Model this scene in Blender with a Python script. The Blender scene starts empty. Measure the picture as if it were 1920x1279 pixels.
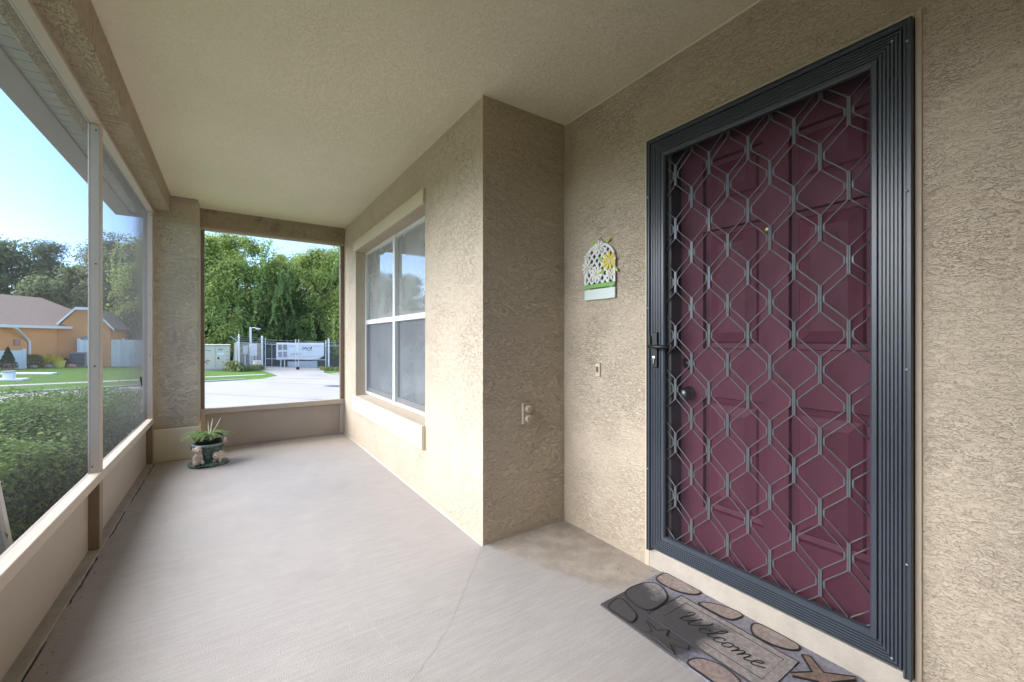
import bpy, math, random
import numpy as np
from mathutils import Vector
R = math.radians
random.seed(4); rng = np.random.default_rng(7)
scene = bpy.context.scene
COL = scene.collection

# ------------------------------------------------------------------ camera, sky, sun, exposure
cam_d = bpy.data.cameras.new('camera'); cam = bpy.data.objects.new('camera', cam_d); COL.objects.link(cam)
CAM_H = 1.1418
cam.location = (0, 0, CAM_H); cam.rotation_euler = (R(90), 0, -0.5933)
cam_d.sensor_fit = 'HORIZONTAL'; cam_d.sensor_width = 36.0; cam_d.lens = 36.0 * 785.0 / 1920.0
cam_d.shift_y = -(639.5 - 637.05) / 1920.0
cam_d.clip_start = 0.02; cam_d.clip_end = 2000
scene.camera = cam

SUN_EL, SUN_AZ = R(35), R(295)        # azimuth clockwise from +Y
world = bpy.data.worlds.new('World'); scene.world = world; world.use_nodes = True
wn = world.node_tree.nodes; wl = world.node_tree.links
bg = wn['Background']; sky = wn.new('ShaderNodeTexSky'); sky.sky_type = 'NISHITA'; sky.sun_disc = False
sky.sun_elevation = SUN_EL; sky.sun_rotation = SUN_AZ; sky.air_density = 0.7; sky.dust_density = 0.1; sky.ozone_density = 3.5
wl.new(sky.outputs[0], bg.inputs[0]); bg.inputs[1].default_value = 0.05
sd = bpy.data.lights.new('sun', 'SUN'); sd.energy = 1.5; sd.angle = R(80); sd.color = (1.0, .97, .93)
sun = bpy.data.objects.new('sun', sd); COL.objects.link(sun)
sdir = Vector((math.sin(SUN_AZ) * math.cos(SUN_EL), math.cos(SUN_AZ) * math.cos(SUN_EL), math.sin(SUN_EL)))
sun.rotation_euler = sdir.to_track_quat('Z', 'Y').to_euler(); sun.location = (0, -5, 30)
vs = scene.view_settings; vs.view_transform = 'Standard'; vs.look = 'None'; vs.gamma = 1; vs.use_curve_mapping = False
vs.exposure = 3.42
cy = scene.cycles; cy.max_bounces = 14; cy.diffuse_bounces = 8; cy.glossy_bounces = 4; cy.transparent_max_bounces = 24
cy.transmission_bounces = 6; cy.caustics_reflective = False; cy.caustics_refractive = False
cy.use_denoising = True; cy.sample_clamp_indirect = 6

# ------------------------------------------------------------------ materials
class NT:
    def __init__(s, name):
        s.m = bpy.data.materials.new(name); s.m.use_nodes = True
        s.n = s.m.node_tree.nodes; s.l = s.m.node_tree.links
        s.b = s.n['Principled BSDF']; s.out = s.n['Material Output']; s.pos = None
    def node(s, t, **kw):
        x = s.n.new(t)
        for k, v in kw.items(): setattr(x, k, v)
        return x
    def P(s):
        if s.pos is None: s.pos = s.node('ShaderNodeNewGeometry').outputs['Position']
        return s.pos
    def mapped(s, scale=(1, 1, 1), rot=(0, 0, 0)):
        m = s.node('ShaderNodeMapping'); m.inputs['Scale'].default_value = scale; m.inputs['Rotation'].default_value = rot
        s.l.new(s.P(), m.inputs[0]); return m.outputs[0]
    def noise(s, scale, detail=3, rough=.55, dist=0, vec=None):
        t = s.node('ShaderNodeTexNoise'); t.inputs['Scale'].default_value = scale; t.inputs['Detail'].default_value = detail
        t.inputs['Roughness'].default_value = rough; t.inputs['Distortion'].default_value = dist
        s.l.new(vec if vec is not None else s.P(), t.inputs['Vector']); return t.outputs['Fac']
    def ramp(s, fac, a, b, ca=0.0, cb=1.0, interp='EASE'):
        r = s.node('ShaderNodeMapRange', interpolation_type='SMOOTHSTEP')
        r.inputs[1].default_value = a; r.inputs[2].default_value = b; r.inputs[3].default_value = ca; r.inputs[4].default_value = cb
        s.l.new(fac, r.inputs[0]); return r.outputs[0]
    def math(s, op, a, b=None, clamp=False):
        m = s.node('ShaderNodeMath', operation=op, use_clamp=clamp)
        for i, v in enumerate((a, b)):
            if v is None: continue
            if isinstance(v, (int, float)): m.inputs[i].default_value = v
            else: s.l.new(v, m.inputs[i])
        return m.outputs[0]
    def mix(s, fac, a, b):
        m = s.node('ShaderNodeMix', data_type='RGBA')
        for i, v in ((0, fac), (6, a), (7, b)):
            if isinstance(v, (int, float)): m.inputs[i].default_value = v
            elif isinstance(v, tuple): m.inputs[i].default_value = (*v[:3], 1)
            else: s.l.new(v, m.inputs[i])
        return m.outputs[2]
    def color(s, c):
        if isinstance(c, tuple): s.b.inputs['Base Color'].default_value = (*c, 1)
        else: s.l.new(c, s.b.inputs['Base Color'])
    def rough(s, r):
        if isinstance(r, (int, float)): s.b.inputs['Roughness'].default_value = r
        else: s.l.new(r, s.b.inputs['Roughness'])
    def bump(s, h, dist=.004, strength=1.0):
        b = s.node('ShaderNodeBump'); b.inputs['Distance'].default_value = dist; b.inputs['Strength'].default_value = strength
        s.l.new(h, b.inputs['Height']); s.l.new(b.outputs[0], s.b.inputs['Normal'])
    def xyz(s):
        x = s.node('ShaderNodeSeparateXYZ'); s.l.new(s.P(), x.inputs[0]); return x.outputs

def plain(name, c, rough=.5, var=.12, scale=6, metal=0, bump=0, bscale=150, spec=None):
    t = NT(name); d = tuple(x * (1 - var) for x in c); l = tuple(min(1, x * (1 + var)) for x in c)
    t.color(t.mix(t.noise(scale, 5, .6), d, l)); t.rough(rough); t.b.inputs['Metallic'].default_value = metal
    if spec is not None: t.b.inputs['Specular IOR Level'].default_value = spec
    if bump: t.bump(t.noise(bscale, 3), bump)
    return t.m

def stucco(name, c, stretch=(1, 1, 1.9), sc=19, dist=.0055, cover=(.42, .62, .5), streaks=False, thr=.50):
    """skip-trowel stucco: smooth plateaus with broken dragged ridges"""
    t = NT(name)
    v = t.mapped(stretch)
    n1 = t.noise(sc, 4, .6, 1.3, v); ridge = t.ramp(n1, thr, thr+.045)
    n2 = t.noise(sc * 2.3, 3, .6, 1.8, v); small = t.ramp(n2, thr+.03, thr+.075)
    mask = t.ramp(t.noise(3.2, 3), cover[0], cover[1], cover[2], 1.0)
    fine = t.noise(210, 3, .6)
    h = t.math('ADD', t.math('MULTIPLY', t.math('ADD', ridge, t.math('MULTIPLY', small, .6)), mask), t.math('MULTIPLY', fine, .16))
    h = t.math('ADD', h, t.math('MULTIPLY', t.noise(7, 3, .5, .6, v), 1.6))
    t.bump(h, dist, 1.0)
    lo = t.noise(1.3, 4, .6)
    col = t.mix(lo, tuple(x * .9 for x in c), tuple(x * 1.07 for x in c))
    edge = t.math('MULTIPLY', t.math('MULTIPLY', t.ramp(n1, thr-.045, thr), t.math('SUBTRACT', 1.0, ridge)), t.math('MULTIPLY', mask, .09))
    col = t.mix(edge, col, tuple(x * .55 for x in c))
    if streaks:   # mildew brushed across the beam faces
        st = t.ramp(t.noise(9, 5, .7, .6, t.mapped((1.0, 5, 1.0))), .50, .72, 0, .75)
        col = t.mix(st, col, (c[0] * .38, c[1] * .36, c[2] * .36))
    t.color(col); t.rough(.85); t.b.inputs['Specular IOR Level'].default_value = .25
    return t.m

M = {}
WALL = (.62, .52, .392)
M['stucco'] = stucco('wall_stucco', WALL, (1, 1, 1.7), 36, .0026, (.38, .66, .5), False, .545)
M['stucco_rough'] = stucco('door_wall_stucco', WALL, (.8, .8, 2.4), 36, .0030, (.36, .62, .45))
M['stucco_heavy'] = stucco('heavy_wall_stucco', WALL, (1, 1, 2.0), 27, .0062, (.36, .62, .5), False, .52)
M['ceiling'] = stucco('ceiling_knockdown', (.88, .81, .62), (1, 1, 1), 52, .0010, (.30, .48, .85))
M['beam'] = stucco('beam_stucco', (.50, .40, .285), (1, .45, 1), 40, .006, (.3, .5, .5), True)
M['plinth'] = plain('painted_plinth', (.74, .66, .48), .7, .12, 5, bump=.0015, bscale=60)
M['trim'] = plain('cream_trim', (.70, .62, .47), .55, .05, 5, bump=.0006, bscale=90)
M['doortrim'] = plain('door_trim_paint', (.60, .50, .38), .6, .08, 5, bump=.001, bscale=70)
M['alum'] = plain('beige_aluminium', (.53, .455, .37), .45, .06, 4)
M['brownframe'] = plain('dark_brown_frame', (.24, .18, .125), .45, .1)
M['kick'] = plain('kick_plate_paint', (.43, .365, .30), .5, .07, 4)
M['post'] = plain('taupe_post_paint', (.50, .435, .365), .5, .06)
M['white'] = plain('white_vinyl', (.80, .80, .79), .35, .03)
M['threshold'] = plain('painted_threshold', (.47, .42, .35), .75, .25, 12, bump=.002, bscale=40)

def m_floor():
    t = NT('painted_concrete_floor'); x, y, z = t.xyz()
    base = t.mix(t.noise(1.1, 6, .62), (.33, .307, .293), (.445, .418, .40))
    streak = t.noise(7, 6, .65, .3, t.mapped((.8, 9, 1), (0, 0, R(-4))))
    base = t.mix(t.ramp(streak, .38, .66, 0, .55), base, (.47, .445, .425))
    # browner tone along the screens and towards the far end
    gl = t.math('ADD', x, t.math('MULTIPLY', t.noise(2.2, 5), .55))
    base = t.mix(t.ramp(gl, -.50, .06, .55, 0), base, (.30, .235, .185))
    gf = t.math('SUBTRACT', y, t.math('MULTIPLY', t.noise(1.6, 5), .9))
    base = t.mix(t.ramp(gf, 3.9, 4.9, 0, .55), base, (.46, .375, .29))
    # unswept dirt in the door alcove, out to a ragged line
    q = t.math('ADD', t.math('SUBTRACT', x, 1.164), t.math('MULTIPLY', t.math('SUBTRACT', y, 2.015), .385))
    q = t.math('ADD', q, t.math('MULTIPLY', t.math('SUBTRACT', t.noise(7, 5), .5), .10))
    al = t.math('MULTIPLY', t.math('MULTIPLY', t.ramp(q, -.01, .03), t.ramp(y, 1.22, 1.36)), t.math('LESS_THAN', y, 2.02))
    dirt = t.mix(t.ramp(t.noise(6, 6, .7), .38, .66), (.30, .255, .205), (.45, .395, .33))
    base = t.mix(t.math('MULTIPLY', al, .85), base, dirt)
    bl = t.ramp(t.noise(2.6, 6, .7, .4), .46, .70, 0, .30); base = t.mix(bl, base, (.33, .30, .285))
    sp = t.ramp(t.noise(95, 3, .6), .68, .76, 0, .55)
    base = t.mix(sp, base, (.25, .22, .2))
    t.color(base); t.rough(t.ramp(t.noise(5, 4), .3, .7, .42, .62)); t.b.inputs['Specular IOR Level'].default_value = .4
    broom = t.noise(60, 3, .6, .2, t.mapped((.25, 4.2, 1), (0, 0, R(-4))))
    t.bump(t.math('ADD', t.math('MULTIPLY', broom, .7), t.noise(260, 2)), .0026, .9)
    return t.m
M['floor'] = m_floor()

def m_screen(name, col, cover, sq=0):
    """insect mesh: threads cover more of the view the more obliquely it is seen"""
    t = NT(name); n, l = t.n, t.l
    geo = t.node('ShaderNodeNewGeometry')
    dot = t.node('ShaderNodeVectorMath', operation='DOT_PRODUCT')
    l.new(geo.outputs['Normal'], dot.inputs[0]); l.new(geo.outputs['Incoming'], dot.inputs[1])
    c = t.math('MAXIMUM', t.math('ABSOLUTE', dot.outputs['Value']), .10)
    fac = t.math('MINIMUM', t.math('DIVIDE', cover, c), .92)
    if sq: fac = t.math('MINIMUM', t.math('ADD', t.math('DIVIDE', sq, t.math('MULTIPLY', c, c)), cover), .92)
    dust = t.ramp(t.noise(1.6, 4, .6, .3), .3, .75, .94, 1.08)
    fac = t.math('MINIMUM', t.math('MULTIPLY', fac, dust), .93)
    tr = t.node('ShaderNodeBsdfTransparent'); df = t.node('ShaderNodeBsdfDiffuse'); df.inputs[0].default_value = (*col, 1)
    tl = t.node('ShaderNodeBsdfTranslucent'); tl.inputs[0].default_value = (*col, 1)
    m0 = t.node('ShaderNodeMixShader'); m0.inputs[0].default_value = .4
    l.new(df.outputs[0], m0.inputs[1]); l.new(tl.outputs[0], m0.inputs[2])
    m1 = t.node('ShaderNodeMixShader'); l.new(fac, m1.inputs[0]); l.new(tr.outputs[0], m1.inputs[1]); l.new(m0.outputs[0], m1.inputs[2])
    l.new(m1.outputs[0], t.out.inputs[0]); return t.m
M['screen'] = m_screen('insect_screen_mesh', (.095, .095, .097), .07, .0135)
M['screen_clear'] = m_screen('insect_screen_mesh_fine', (.09, .09, .095), .07)
M['doormesh'] = m_screen('security_door_mesh', (.085, .08, .095), .22)
M['winscreen'] = m_screen('window_screen_mesh', (.21, .235, .27), .17)
M['chain'] = m_screen('chain_link_mesh', (.30, .32, .34), .16)

def m_glass():
    t = NT('window_glass'); l = t.l
    tr = t.node('ShaderNodeBsdfTransparent'); tr.inputs[0].default_value = (.86, .90, .89, 1)
    gl = t.node('ShaderNodeBsdfGlossy'); gl.inputs['Roughness'].default_value = .01
    fr = t.node('ShaderNodeFresnel'); fr.inputs[0].default_value = 2.1
    f = t.math('MULTIPLY', fr.outputs[0], 1.7, True)
    mx = t.node('ShaderNodeMixShader'); l.new(f, mx.inputs[0]); l.new(tr.outputs[0], mx.inputs[1]); l.new(gl.outputs[0], mx.inputs[2])
    b = t.node('ShaderNodeBump'); b.inputs['Distance'].default_value = .004; b.inputs['Strength'].default_value = .12
    l.new(t.noise(1.7, 2), b.inputs['Height']); l.new(b.outputs[0], gl.inputs['Normal'])
    df = t.node('ShaderNodeBsdfDiffuse'); df.inputs[0].default_value = (.78, .80, .78, 1); m2 = t.node('ShaderNodeMixShader')
    l.new(t.ramp(t.noise(2.2, 4), .3, .7, .20, .34), m2.inputs[0]); l.new(mx.outputs[0], m2.inputs[1]); l.new(df.outputs[0], m2.inputs[2])  # pale haze put into the glass colour to brighten the panes
    l.new(m2.outputs[0], t.out.inputs[0]); return t.m
M['glass'] = m_glass()
M['secframe'] = plain('slate_powder_coat', (.052, .063, .078), .30, .10, 14)
M['grille'] = plain('grey_coated_wire', (.105, .102, .104), .36, .1, 20, metal=.2)
def m_door():
    t = NT('burgundy_door_paint'); t.color(t.mix(t.noise(2.5, 5), (.138, .030, .054), (.17, .040, .068)))
    t.rough(.55); t.b.inputs['Specular IOR Level'].default_value = .3; t.bump(t.noise(90, 3, .6, .3, t.mapped((1, 1, .12))), .0006); return t.m
M['door'] = m_door()
M['clip'] = plain('grey_clip_metal', (.155, .168, .18), .3, .1, 20, metal=.35)
M['black'] = plain('black_metal', (.012, .012, .013), .35, .1)
M['steel'] = plain('bright_steel', (.6, .6, .6), .22, .1, metal=1)
M['brass'] = plain('old_brass', (.30, .21, .09), .3, .2, metal=1)
M['knob'] = plain('pewter_knob', (.14, .14, .15), .35, .1, metal=1)
M['jamb'] = plain('dark_jamb_and_shade', (.03, .025, .024), .5, .1)
M['ivory'] = plain('ivory_plastic', (.62, .57, .46), .4, .05)
M['tanplastic'] = plain('tan_plastic', (.46, .385, .295), .5, .08)
M['greyplastic'] = plain('grey_beige_plastic', (.40, .36, .30), .45, .08)
M['room'] = plain('room_dark_wall', (.20, .19, .17), .8)
M['blind'] = plain('vertical_blind_fabric', (.82, .82, .78), .7, .03)

def foliage(name, dark, light, trans=.3, rough=.6):
    t = NT(name); l = t.l
    geo = t.node('ShaderNodeNewGeometry')
    rp = geo.outputs['Random Per Island']
    f = t.math('ADD', t.math('MULTIPLY', rp, .7), t.math('MULTIPLY', t.ramp(t.noise(.9, 3), .3, .7), .3))
    c = t.mix(f, dark, light); t.color(c); t.rough(rough); t.b.inputs['Specular IOR Level'].default_value = .15
    tl = t.node('ShaderNodeBsdfTranslucent'); l.new(c, tl.inputs[0])
    mx = t.node('ShaderNodeMixShader'); mx.inputs[0].default_value = trans
    l.new(t.b.outputs[0], mx.inputs[1]); l.new(tl.outputs[0], mx.inputs[2]); l.new(mx.outputs[0], t.out.inputs[0])
    return t.m
M['vineleaf'] = foliage('vine_leaf', (.13, .19, .05), (.38, .47, .14), .6)
M['vinestrand'] = foliage('vine_strand_leaf', (.30, .40, .12), (.48, .56, .22), .3)
M['oakleaf'] = foliage('oak_leaf', (.11, .155, .075), (.25, .30, .14), .45)
M['pineleaf'] = foliage('pine_needle', (.11, .14, .09), (.20, .24, .15), .35)
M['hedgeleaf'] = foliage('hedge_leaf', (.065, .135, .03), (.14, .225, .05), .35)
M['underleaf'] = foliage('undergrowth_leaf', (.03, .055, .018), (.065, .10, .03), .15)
M['fernleaf'] = foliage('fern_leaf', (.18, .32, .10), (.38, .50, .22), .3)
M['conifer'] = foliage('conifer_leaf', (.03, .07, .035), (.07, .12, .06), .15)
M['yellowleaf'] = foliage('yellow_flower_leaf', (.75, .56, .02), (.90, .72, .05), .2)
M['shrubleaf'] = foliage('flowerbed_leaf', (.10, .15, .03), (.26, .28, .07), .2)
M['weed'] = foliage('weed_blade', (.10, .14, .04), (.30, .30, .12), .2)
M['bark'] = plain('bark', (.11, .085, .065), .9, .3, 8, bump=.01, bscale=18)
M['stem'] = plain('shrub_stem', (.16, .12, .08), .85, .2, 20)

def m_grass():
    t = NT('lawn'); c = t.mix(t.noise(.35, 5, .6), (.055, .135, .022), (.10, .20, .035))
    c = t.mix(t.ramp(t.noise(14, 5, .7), .35, .7, 0, .45), c, (.15, .24, .06)); t.color(c); t.rough(.9)
    t.b.inputs['Specular IOR Level'].default_value = .1
    t.bump(t.noise(40, 4, .7), .05); return t.m
M['lawn'] = m_grass()
def m_conc(name, a, b, sc=.8):
    t = NT(name); c = t.mix(t.noise(sc, 6, .6), a, b)
    c = t.mix(t.ramp(t.noise(.55, 4, .6, .2, t.mapped((1, .25, 1), (0, 0, R(44)))), .52, .66, 0, .4), c, tuple(x * .72 for x in a))
    t.color(c); t.rough(.8); t.bump(t.noise(70, 4), .004); return t.m
M['road'] = m_conc('road_concrete', (.235, .23, .225), (.31, .305, .297))
M['drive'] = m_conc('driveway_concrete', (.24, .232, .225), (.31, .30, .29), 1.3)
M['mulch'] = plain('mulch', (.075, .055, .042), .95, .5, 30, bump=.03, bscale=35)
M['galv'] = plain('galvanised_steel', (.52, .55, .58), .4, .1, metal=.5)
M['slat'] = plain('dark_fence_backing', (.06, .07, .08), .8, .2)
M['cabinet'] = plain('cabinet_paint', (.66, .585, .48), .5, .06, 3)
M['offwhite'] = plain('weathered_white', (.72, .74, .78), .45, .06, 2)
M['darkmark'] = plain('dark_print', (.05, .05, .06), .7)
M['midmark'] = plain('faded_print', (.30, .32, .34), .7)
M['genmark'] = plain('control_panel_green', (.20, .24, .20), .6)
M['redmark'] = plain('red_spray_paint', (.55, .14, .09), .7)
def m_house():
    t = NT('orange_stucco'); t.color(t.mix(t.noise(1.5, 5), (.80, .33, .115), (.88, .40, .155))); t.rough(.85); t.bump(t.noise(30, 4), .006); return t.m
M['orange'] = m_house()
def m_roof():
    t = NT('brown_shingles'); x, y, z = t.xyz()
    c = t.mix(t.noise(5, 5, .7), (.235, .17, .13), (.325, .24, .19)); t.color(c); t.rough(.9)
    w = t.math('FRACT', t.math('MULTIPLY', z, 9.0)); t.bump(t.math('ADD', w, t.noise(25, 3)), .02); return t.m
M['shingle'] = m_roof()
M['terracotta'] = plain('terracotta_pink', (.50, .24, .19), .7)
M['acgrey'] = plain('condenser_grey', (.20, .21, .22), .5, .15)
M['gutter'] = plain('eave_metal', (.30, .27, .235), .6, .08)
M['soffit'] = plain('soffit_vinyl', (.40, .385, .33), .6, .08)

class MB:
    def __init__(s): s.v = []; s.f = []
    def add(s, vs, fs):
        o = len(s.v); s.v += [tuple(p) for p in vs]; s.f += [tuple(i + o for i in f) for f in fs]; return s
    def box(s, x0, x1, y0, y1, z0, z1):
        return s.add([(x0,y0,z0),(x1,y0,z0),(x1,y1,z0),(x0,y1,z0),(x0,y0,z1),(x1,y0,z1),(x1,y1,z1),(x0,y1,z1)],
                     [(3,2,1,0),(4,5,6,7),(0,1,5,4),(1,2,6,5),(2,3,7,6),(3,0,4,7)])
    def prism(s, poly, z0, z1):
        """poly: ccw list of (x,y)"""
        n = len(poly)
        return s.add([(x, y, z0) for x, y in poly] + [(x, y, z1) for x, y in poly],
                     [tuple(range(n - 1, -1, -1)), tuple(range(n, 2 * n))] + [(i, (i + 1) % n, n + (i + 1) % n, n + i) for i in range(n)])
    def loft(s, rings, cap=True, closed=True):
        n = len(rings[0]); o = []
        vs = [p for r in rings for p in r]; fs = []
        for k in range(len(rings) - 1):
            for i in range(n if closed else n - 1):
                j = (i + 1) % n; fs.append((k*n+i, k*n+j, (k+1)*n+j, (k+1)*n+i))
        if cap: fs += [tuple(range(n - 1, -1, -1)), tuple(range((len(rings)-1)*n, len(rings)*n))]
        return s.add(vs, fs)
    def tube(s, pts, r, n=6, cap=True):
        pts = [Vector(p) for p in pts]; rs = r if isinstance(r, (list, tuple)) else [r] * len(pts)
        rings = []; prev = None
        for i, p in enumerate(pts):
            a = pts[max(0, i-1)]; b = pts[min(len(pts)-1, i+1)]; t = (b - a)
            t = t.normalized() if t.length > 1e-9 else Vector((0,0,1))
            if prev is None:
                u = t.cross(Vector((0,0,1)));
                if u.length < .05: u = t.cross(Vector((1,0,0)))
            else: u = prev - t * prev.dot(t)
            u.normalize(); prev = u; w = t.cross(u)
            rings.append([tuple(p + (u*math.cos(k*2*math.pi/n) + w*math.sin(k*2*math.pi/n)) * rs[i]) for k in range(n)])
        return s.loft(rings, cap)
    def lathe(s, c, prof, n=20):
        return s.loft([[(c[0]+r*math.cos(2*math.pi*k/n), c[1]+r*math.sin(2*math.pi*k/n), c[2]+z) for k in range(n)] for r, z in prof])
    def disc_x(s, c, prof, n=16):
        """lathe about the -X axis: prof of (radius, distance towards -X)"""
        return s.loft([[(c[0]-d, c[1]+r*math.cos(2*math.pi*k/n), c[2]+r*math.sin(2*math.pi*k/n)) for k in range(n)] for r, d in prof])
    def ball(s, c, rx, ry=None, rz=None, n=10, m=7, rot=0):
        ry = ry or rx; rz = rz or rx; rings = []
        cr, sr = math.cos(rot), math.sin(rot)
        for k in range(m + 1):
            a = -math.pi/2 + math.pi * k / m; q = max(math.cos(a), .02)
            rg = []
            for i in range(n):
                x = rx*q*math.cos(2*math.pi*i/n); y = ry*q*math.sin(2*math.pi*i/n)
                rg.append((c[0]+x*cr-y*sr, c[1]+x*sr+y*cr, c[2]+rz*math.sin(a)))
            rings.append(rg)
        return s.loft(rings)
    def build(s, name, mat, parent=None, bevel=0, smooth=False, label=None, fix=True):
        me = bpy.data.meshes.new(name); off = Vector((0,0,0)); p = parent
        while p is not None: off += p.location; p = p.parent
        me.from_pydata([tuple(Vector(q) - off) for q in s.v], [], s.f)
        if fix:
            import bmesh
            b = bmesh.new(); b.from_mesh(me); bmesh.ops.recalc_face_normals(b, faces=b.faces); b.to_mesh(me); b.free()
        return link(name, me, mat, parent, bevel, smooth, label)

def link(name, me, mat, parent=None, bevel=0, smooth=False, label=None):
    o = bpy.data.objects.new(name, me); COL.objects.link(o)
    if mat is not None: me.materials.append(M[mat] if isinstance(mat, str) else mat)
    if parent is not None: o.parent = parent
    if smooth: me.polygons.foreach_set('use_smooth', [True] * len(me.polygons))
    if bevel:
        b = o.modifiers.new('bevel', 'BEVEL'); b.width = bevel; b.segments = 2; b.limit_method = 'ANGLE'; b.angle_limit = R(40)
    if label: o['label'] = label
    return o
def tag(o, label=None, cat=None, group=None, kind=None):
    if label: o['label'] = label
    if cat: o['category'] = cat
    if group: o['group'] = group
    if kind: o['kind'] = kind
    return o
def thing(name, label, cat, loc=(0, 0, 0), group=None):
    o = bpy.data.objects.new(name, None); COL.objects.link(o); o.location = loc; o.empty_display_size = .1
    return tag(o, label, cat, group)
def inst(src, loc, parent=None, rot=None, scale=None):
    o = src.copy(); COL.objects.link(o); o.parent = parent if parent is not None else src.parent; o.location = loc
    if rot is not None: o.rotation_euler = rot
    if scale is not None: o.scale = scale
    return o

# ------------------------------------------------------------------ the ground outside
G0, GX, GY = -.16, -.0464, -.0183
def gz(x, y): return G0 + GX * x + GY * y
def ground_poly(name, poly, mat, lift, thick=.06):
    b = MB(); n = len(poly)
    b.add([(x, y, gz(x, y) + lift - thick) for x, y in poly] + [(x, y, gz(x, y) + lift) for x, y in poly],
          [tuple(range(n - 1, -1, -1)), tuple(range(n, 2*n))] + [(i, (i+1) % n, n+(i+1) % n, n+i) for i in range(n)])
    o = b.build(name, mat); tag(o, kind='structure'); return o
S = 600
b = MB(); b.add([(x, y, gz(x, y)) for x, y in ((-S,-S),(S,-S),(S,S),(-S,S))], [(0,1,2,3)])
tag(b.build('ground', 'lawn'), kind='structure')
# the road runs diagonally past the porch end
ra, rb = (-.77, 19.8), (2.6, 23.2)
rd = Vector((rb[0]-ra[0], rb[1]-ra[1])).normalized(); rn = Vector((rd.y, -rd.x))
def rp(t, s): return (ra[0] + rd.x*t + rn.x*s, ra[1] + rd.y*t + rn.y*s)
ground_poly('road', [rp(-90, 0), rp(-90, 9.4), rp(90, 9.4), rp(90, 0)], 'road', .006)
ground_poly('driveway', [(1.2,22.0),(2.05,24.2),(1.95,26.4),(1.75,29.6),(1.3,34.5),(2.0,38.5),(6.5,38.5),(5.7,33.0),(5.15,29.6),(4.75,27.6),(4.95,25.6),(6.6,24.9),(4.4,21.6)], 'drive', .012)
kerb = MB(); kerb.add([], [])
for t0, t1 in ((-80, 2.0), (8.6, 60)):
    p = [rp(t0, -.02), rp(t1, -.02), rp(t1, -.20), rp(t0, -.20)]
    kerb.add([(x, y, gz(x, y)-.05) for x, y in p] + [(x, y, gz(x, y) + .05) for x, y in p], [(0,1,2,3),(4,5,6,7),(0,1,5,4),(1,2,6,5),(2,3,7,6),(3,0,4,7)])
tag(kerb.build('road_kerb', 'road', bevel=.03), kind='structure')
ground_poly('pavement', [(-8.0,16.3),(-.9,22.9),(1.6,25.35),(1.55,26.1),(-1.0,23.65),(-8.0,17.1)], 'drive', .010)
ground_poly('pavement', [(5.1,26.3),(14,31.5),(14,32.6),(5.1,27.3)], 'drive', .010)
ground_poly('mulch_bed', [(-2.5,-2),(-.67,-2),(-.67,7.2),(-2.5,7.2)], 'mulch', .010)
ground_poly('walkway', [(-.67,-9),(2.0,-9),(2.0,-3.82),(-.67,-3.82)], 'drive', .012, .1)
ground_poly('driveway', [(2.6,-14),(9,-14),(9,-5.2),(2.6,-5.2)], 'drive', .012, .1)

M["joint"] = plain('road_joint', (.12, .115, .11), .9, .2)
for k in range(-5, 8):
    p0, p1 = rp(k*4.6 + 1.2, .05), rp(k*4.6 + 1.2, 9.3); jb = MB()
    jb.add([(p0[0]-rd.x*.014, p0[1]-rd.y*.014, gz(*p0)+.009), (p0[0]+rd.x*.014, p0[1]+rd.y*.014, gz(*p0)+.009), (p1[0]+rd.x*.014, p1[1]+rd.y*.014, gz(*p1)+.009), (p1[0]-rd.x*.014, p1[1]-rd.y*.014, gz(*p1)+.009)], [(0,1,2,3)])
    tag(jb.build('road_joint', 'joint'), kind='structure')
# ------------------------------------------------------------------ the porch shell
YE, YN = 5.43, -3.6            # far end, unseen near end, set back to weaken its bounce light
XW, XD, YC, H = 1.164, 1.759, 2.015, 2.5
b = MB()
nx, ny = 60, 160
b.box(-.66, 1.759, YN, YE + .05, -.30, 0)
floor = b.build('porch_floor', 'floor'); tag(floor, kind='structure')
ceil = MB().box(-.46, XD + .2, YN, 5.38, H, H + .05).build('porch_ceiling', 'ceiling'); tag(ceil, kind='structure')

wall = MB()
def mitre_wall():
    w = MB()
    y0, y1, z0, z1 = 2.842, 4.838, .52, 2.12
    w.prism([(XW,YC),(1.36,2.211),(1.36,y0),(XW,y0)], 0, H)
    w.prism([(XW,y1),(1.36,y1),(1.36,5.62),(XW,5.62)], 0, H)
    w.add([(XW,y0,0),(XW,y1,0),(XW,y1,z0),(XW,y0,z0),(1.36,y0,0),(1.36,y1,0),(1.36,y1,z0+.02),(1.36,y0,z0+.02)],
          [(3,2,1,0),(4,5,6,7),(3,7,6,2),(0,4,7,3),(1,2,6,5)])
    w.add([(XW,y0,z1),(XW,y1,z1),(XW,y1,H),(XW,y0,H),(1.36,y0,z1),(1.36,y1,z1),(1.36,y1,H),(1.36,y0,H)],
          [(3,2,1,0),(4,5,6,7),(0,1,5,4),(0,4,7,3),(1,2,6,5)])
    return w
tag(mitre_wall().build('stucco_wall', 'stucco'), 'long tan stucco porch wall around the white window', 'wall')
b = MB().prism([(XW,YC),(XD-.001,YC),(XD-.001,2.211),(1.36,2.211)], 0, H)
tag(b.build('stucco_wall', 'stucco_heavy'), 'short shaded stucco return wall with the outlet, beside the door alcove', 'wall')
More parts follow.
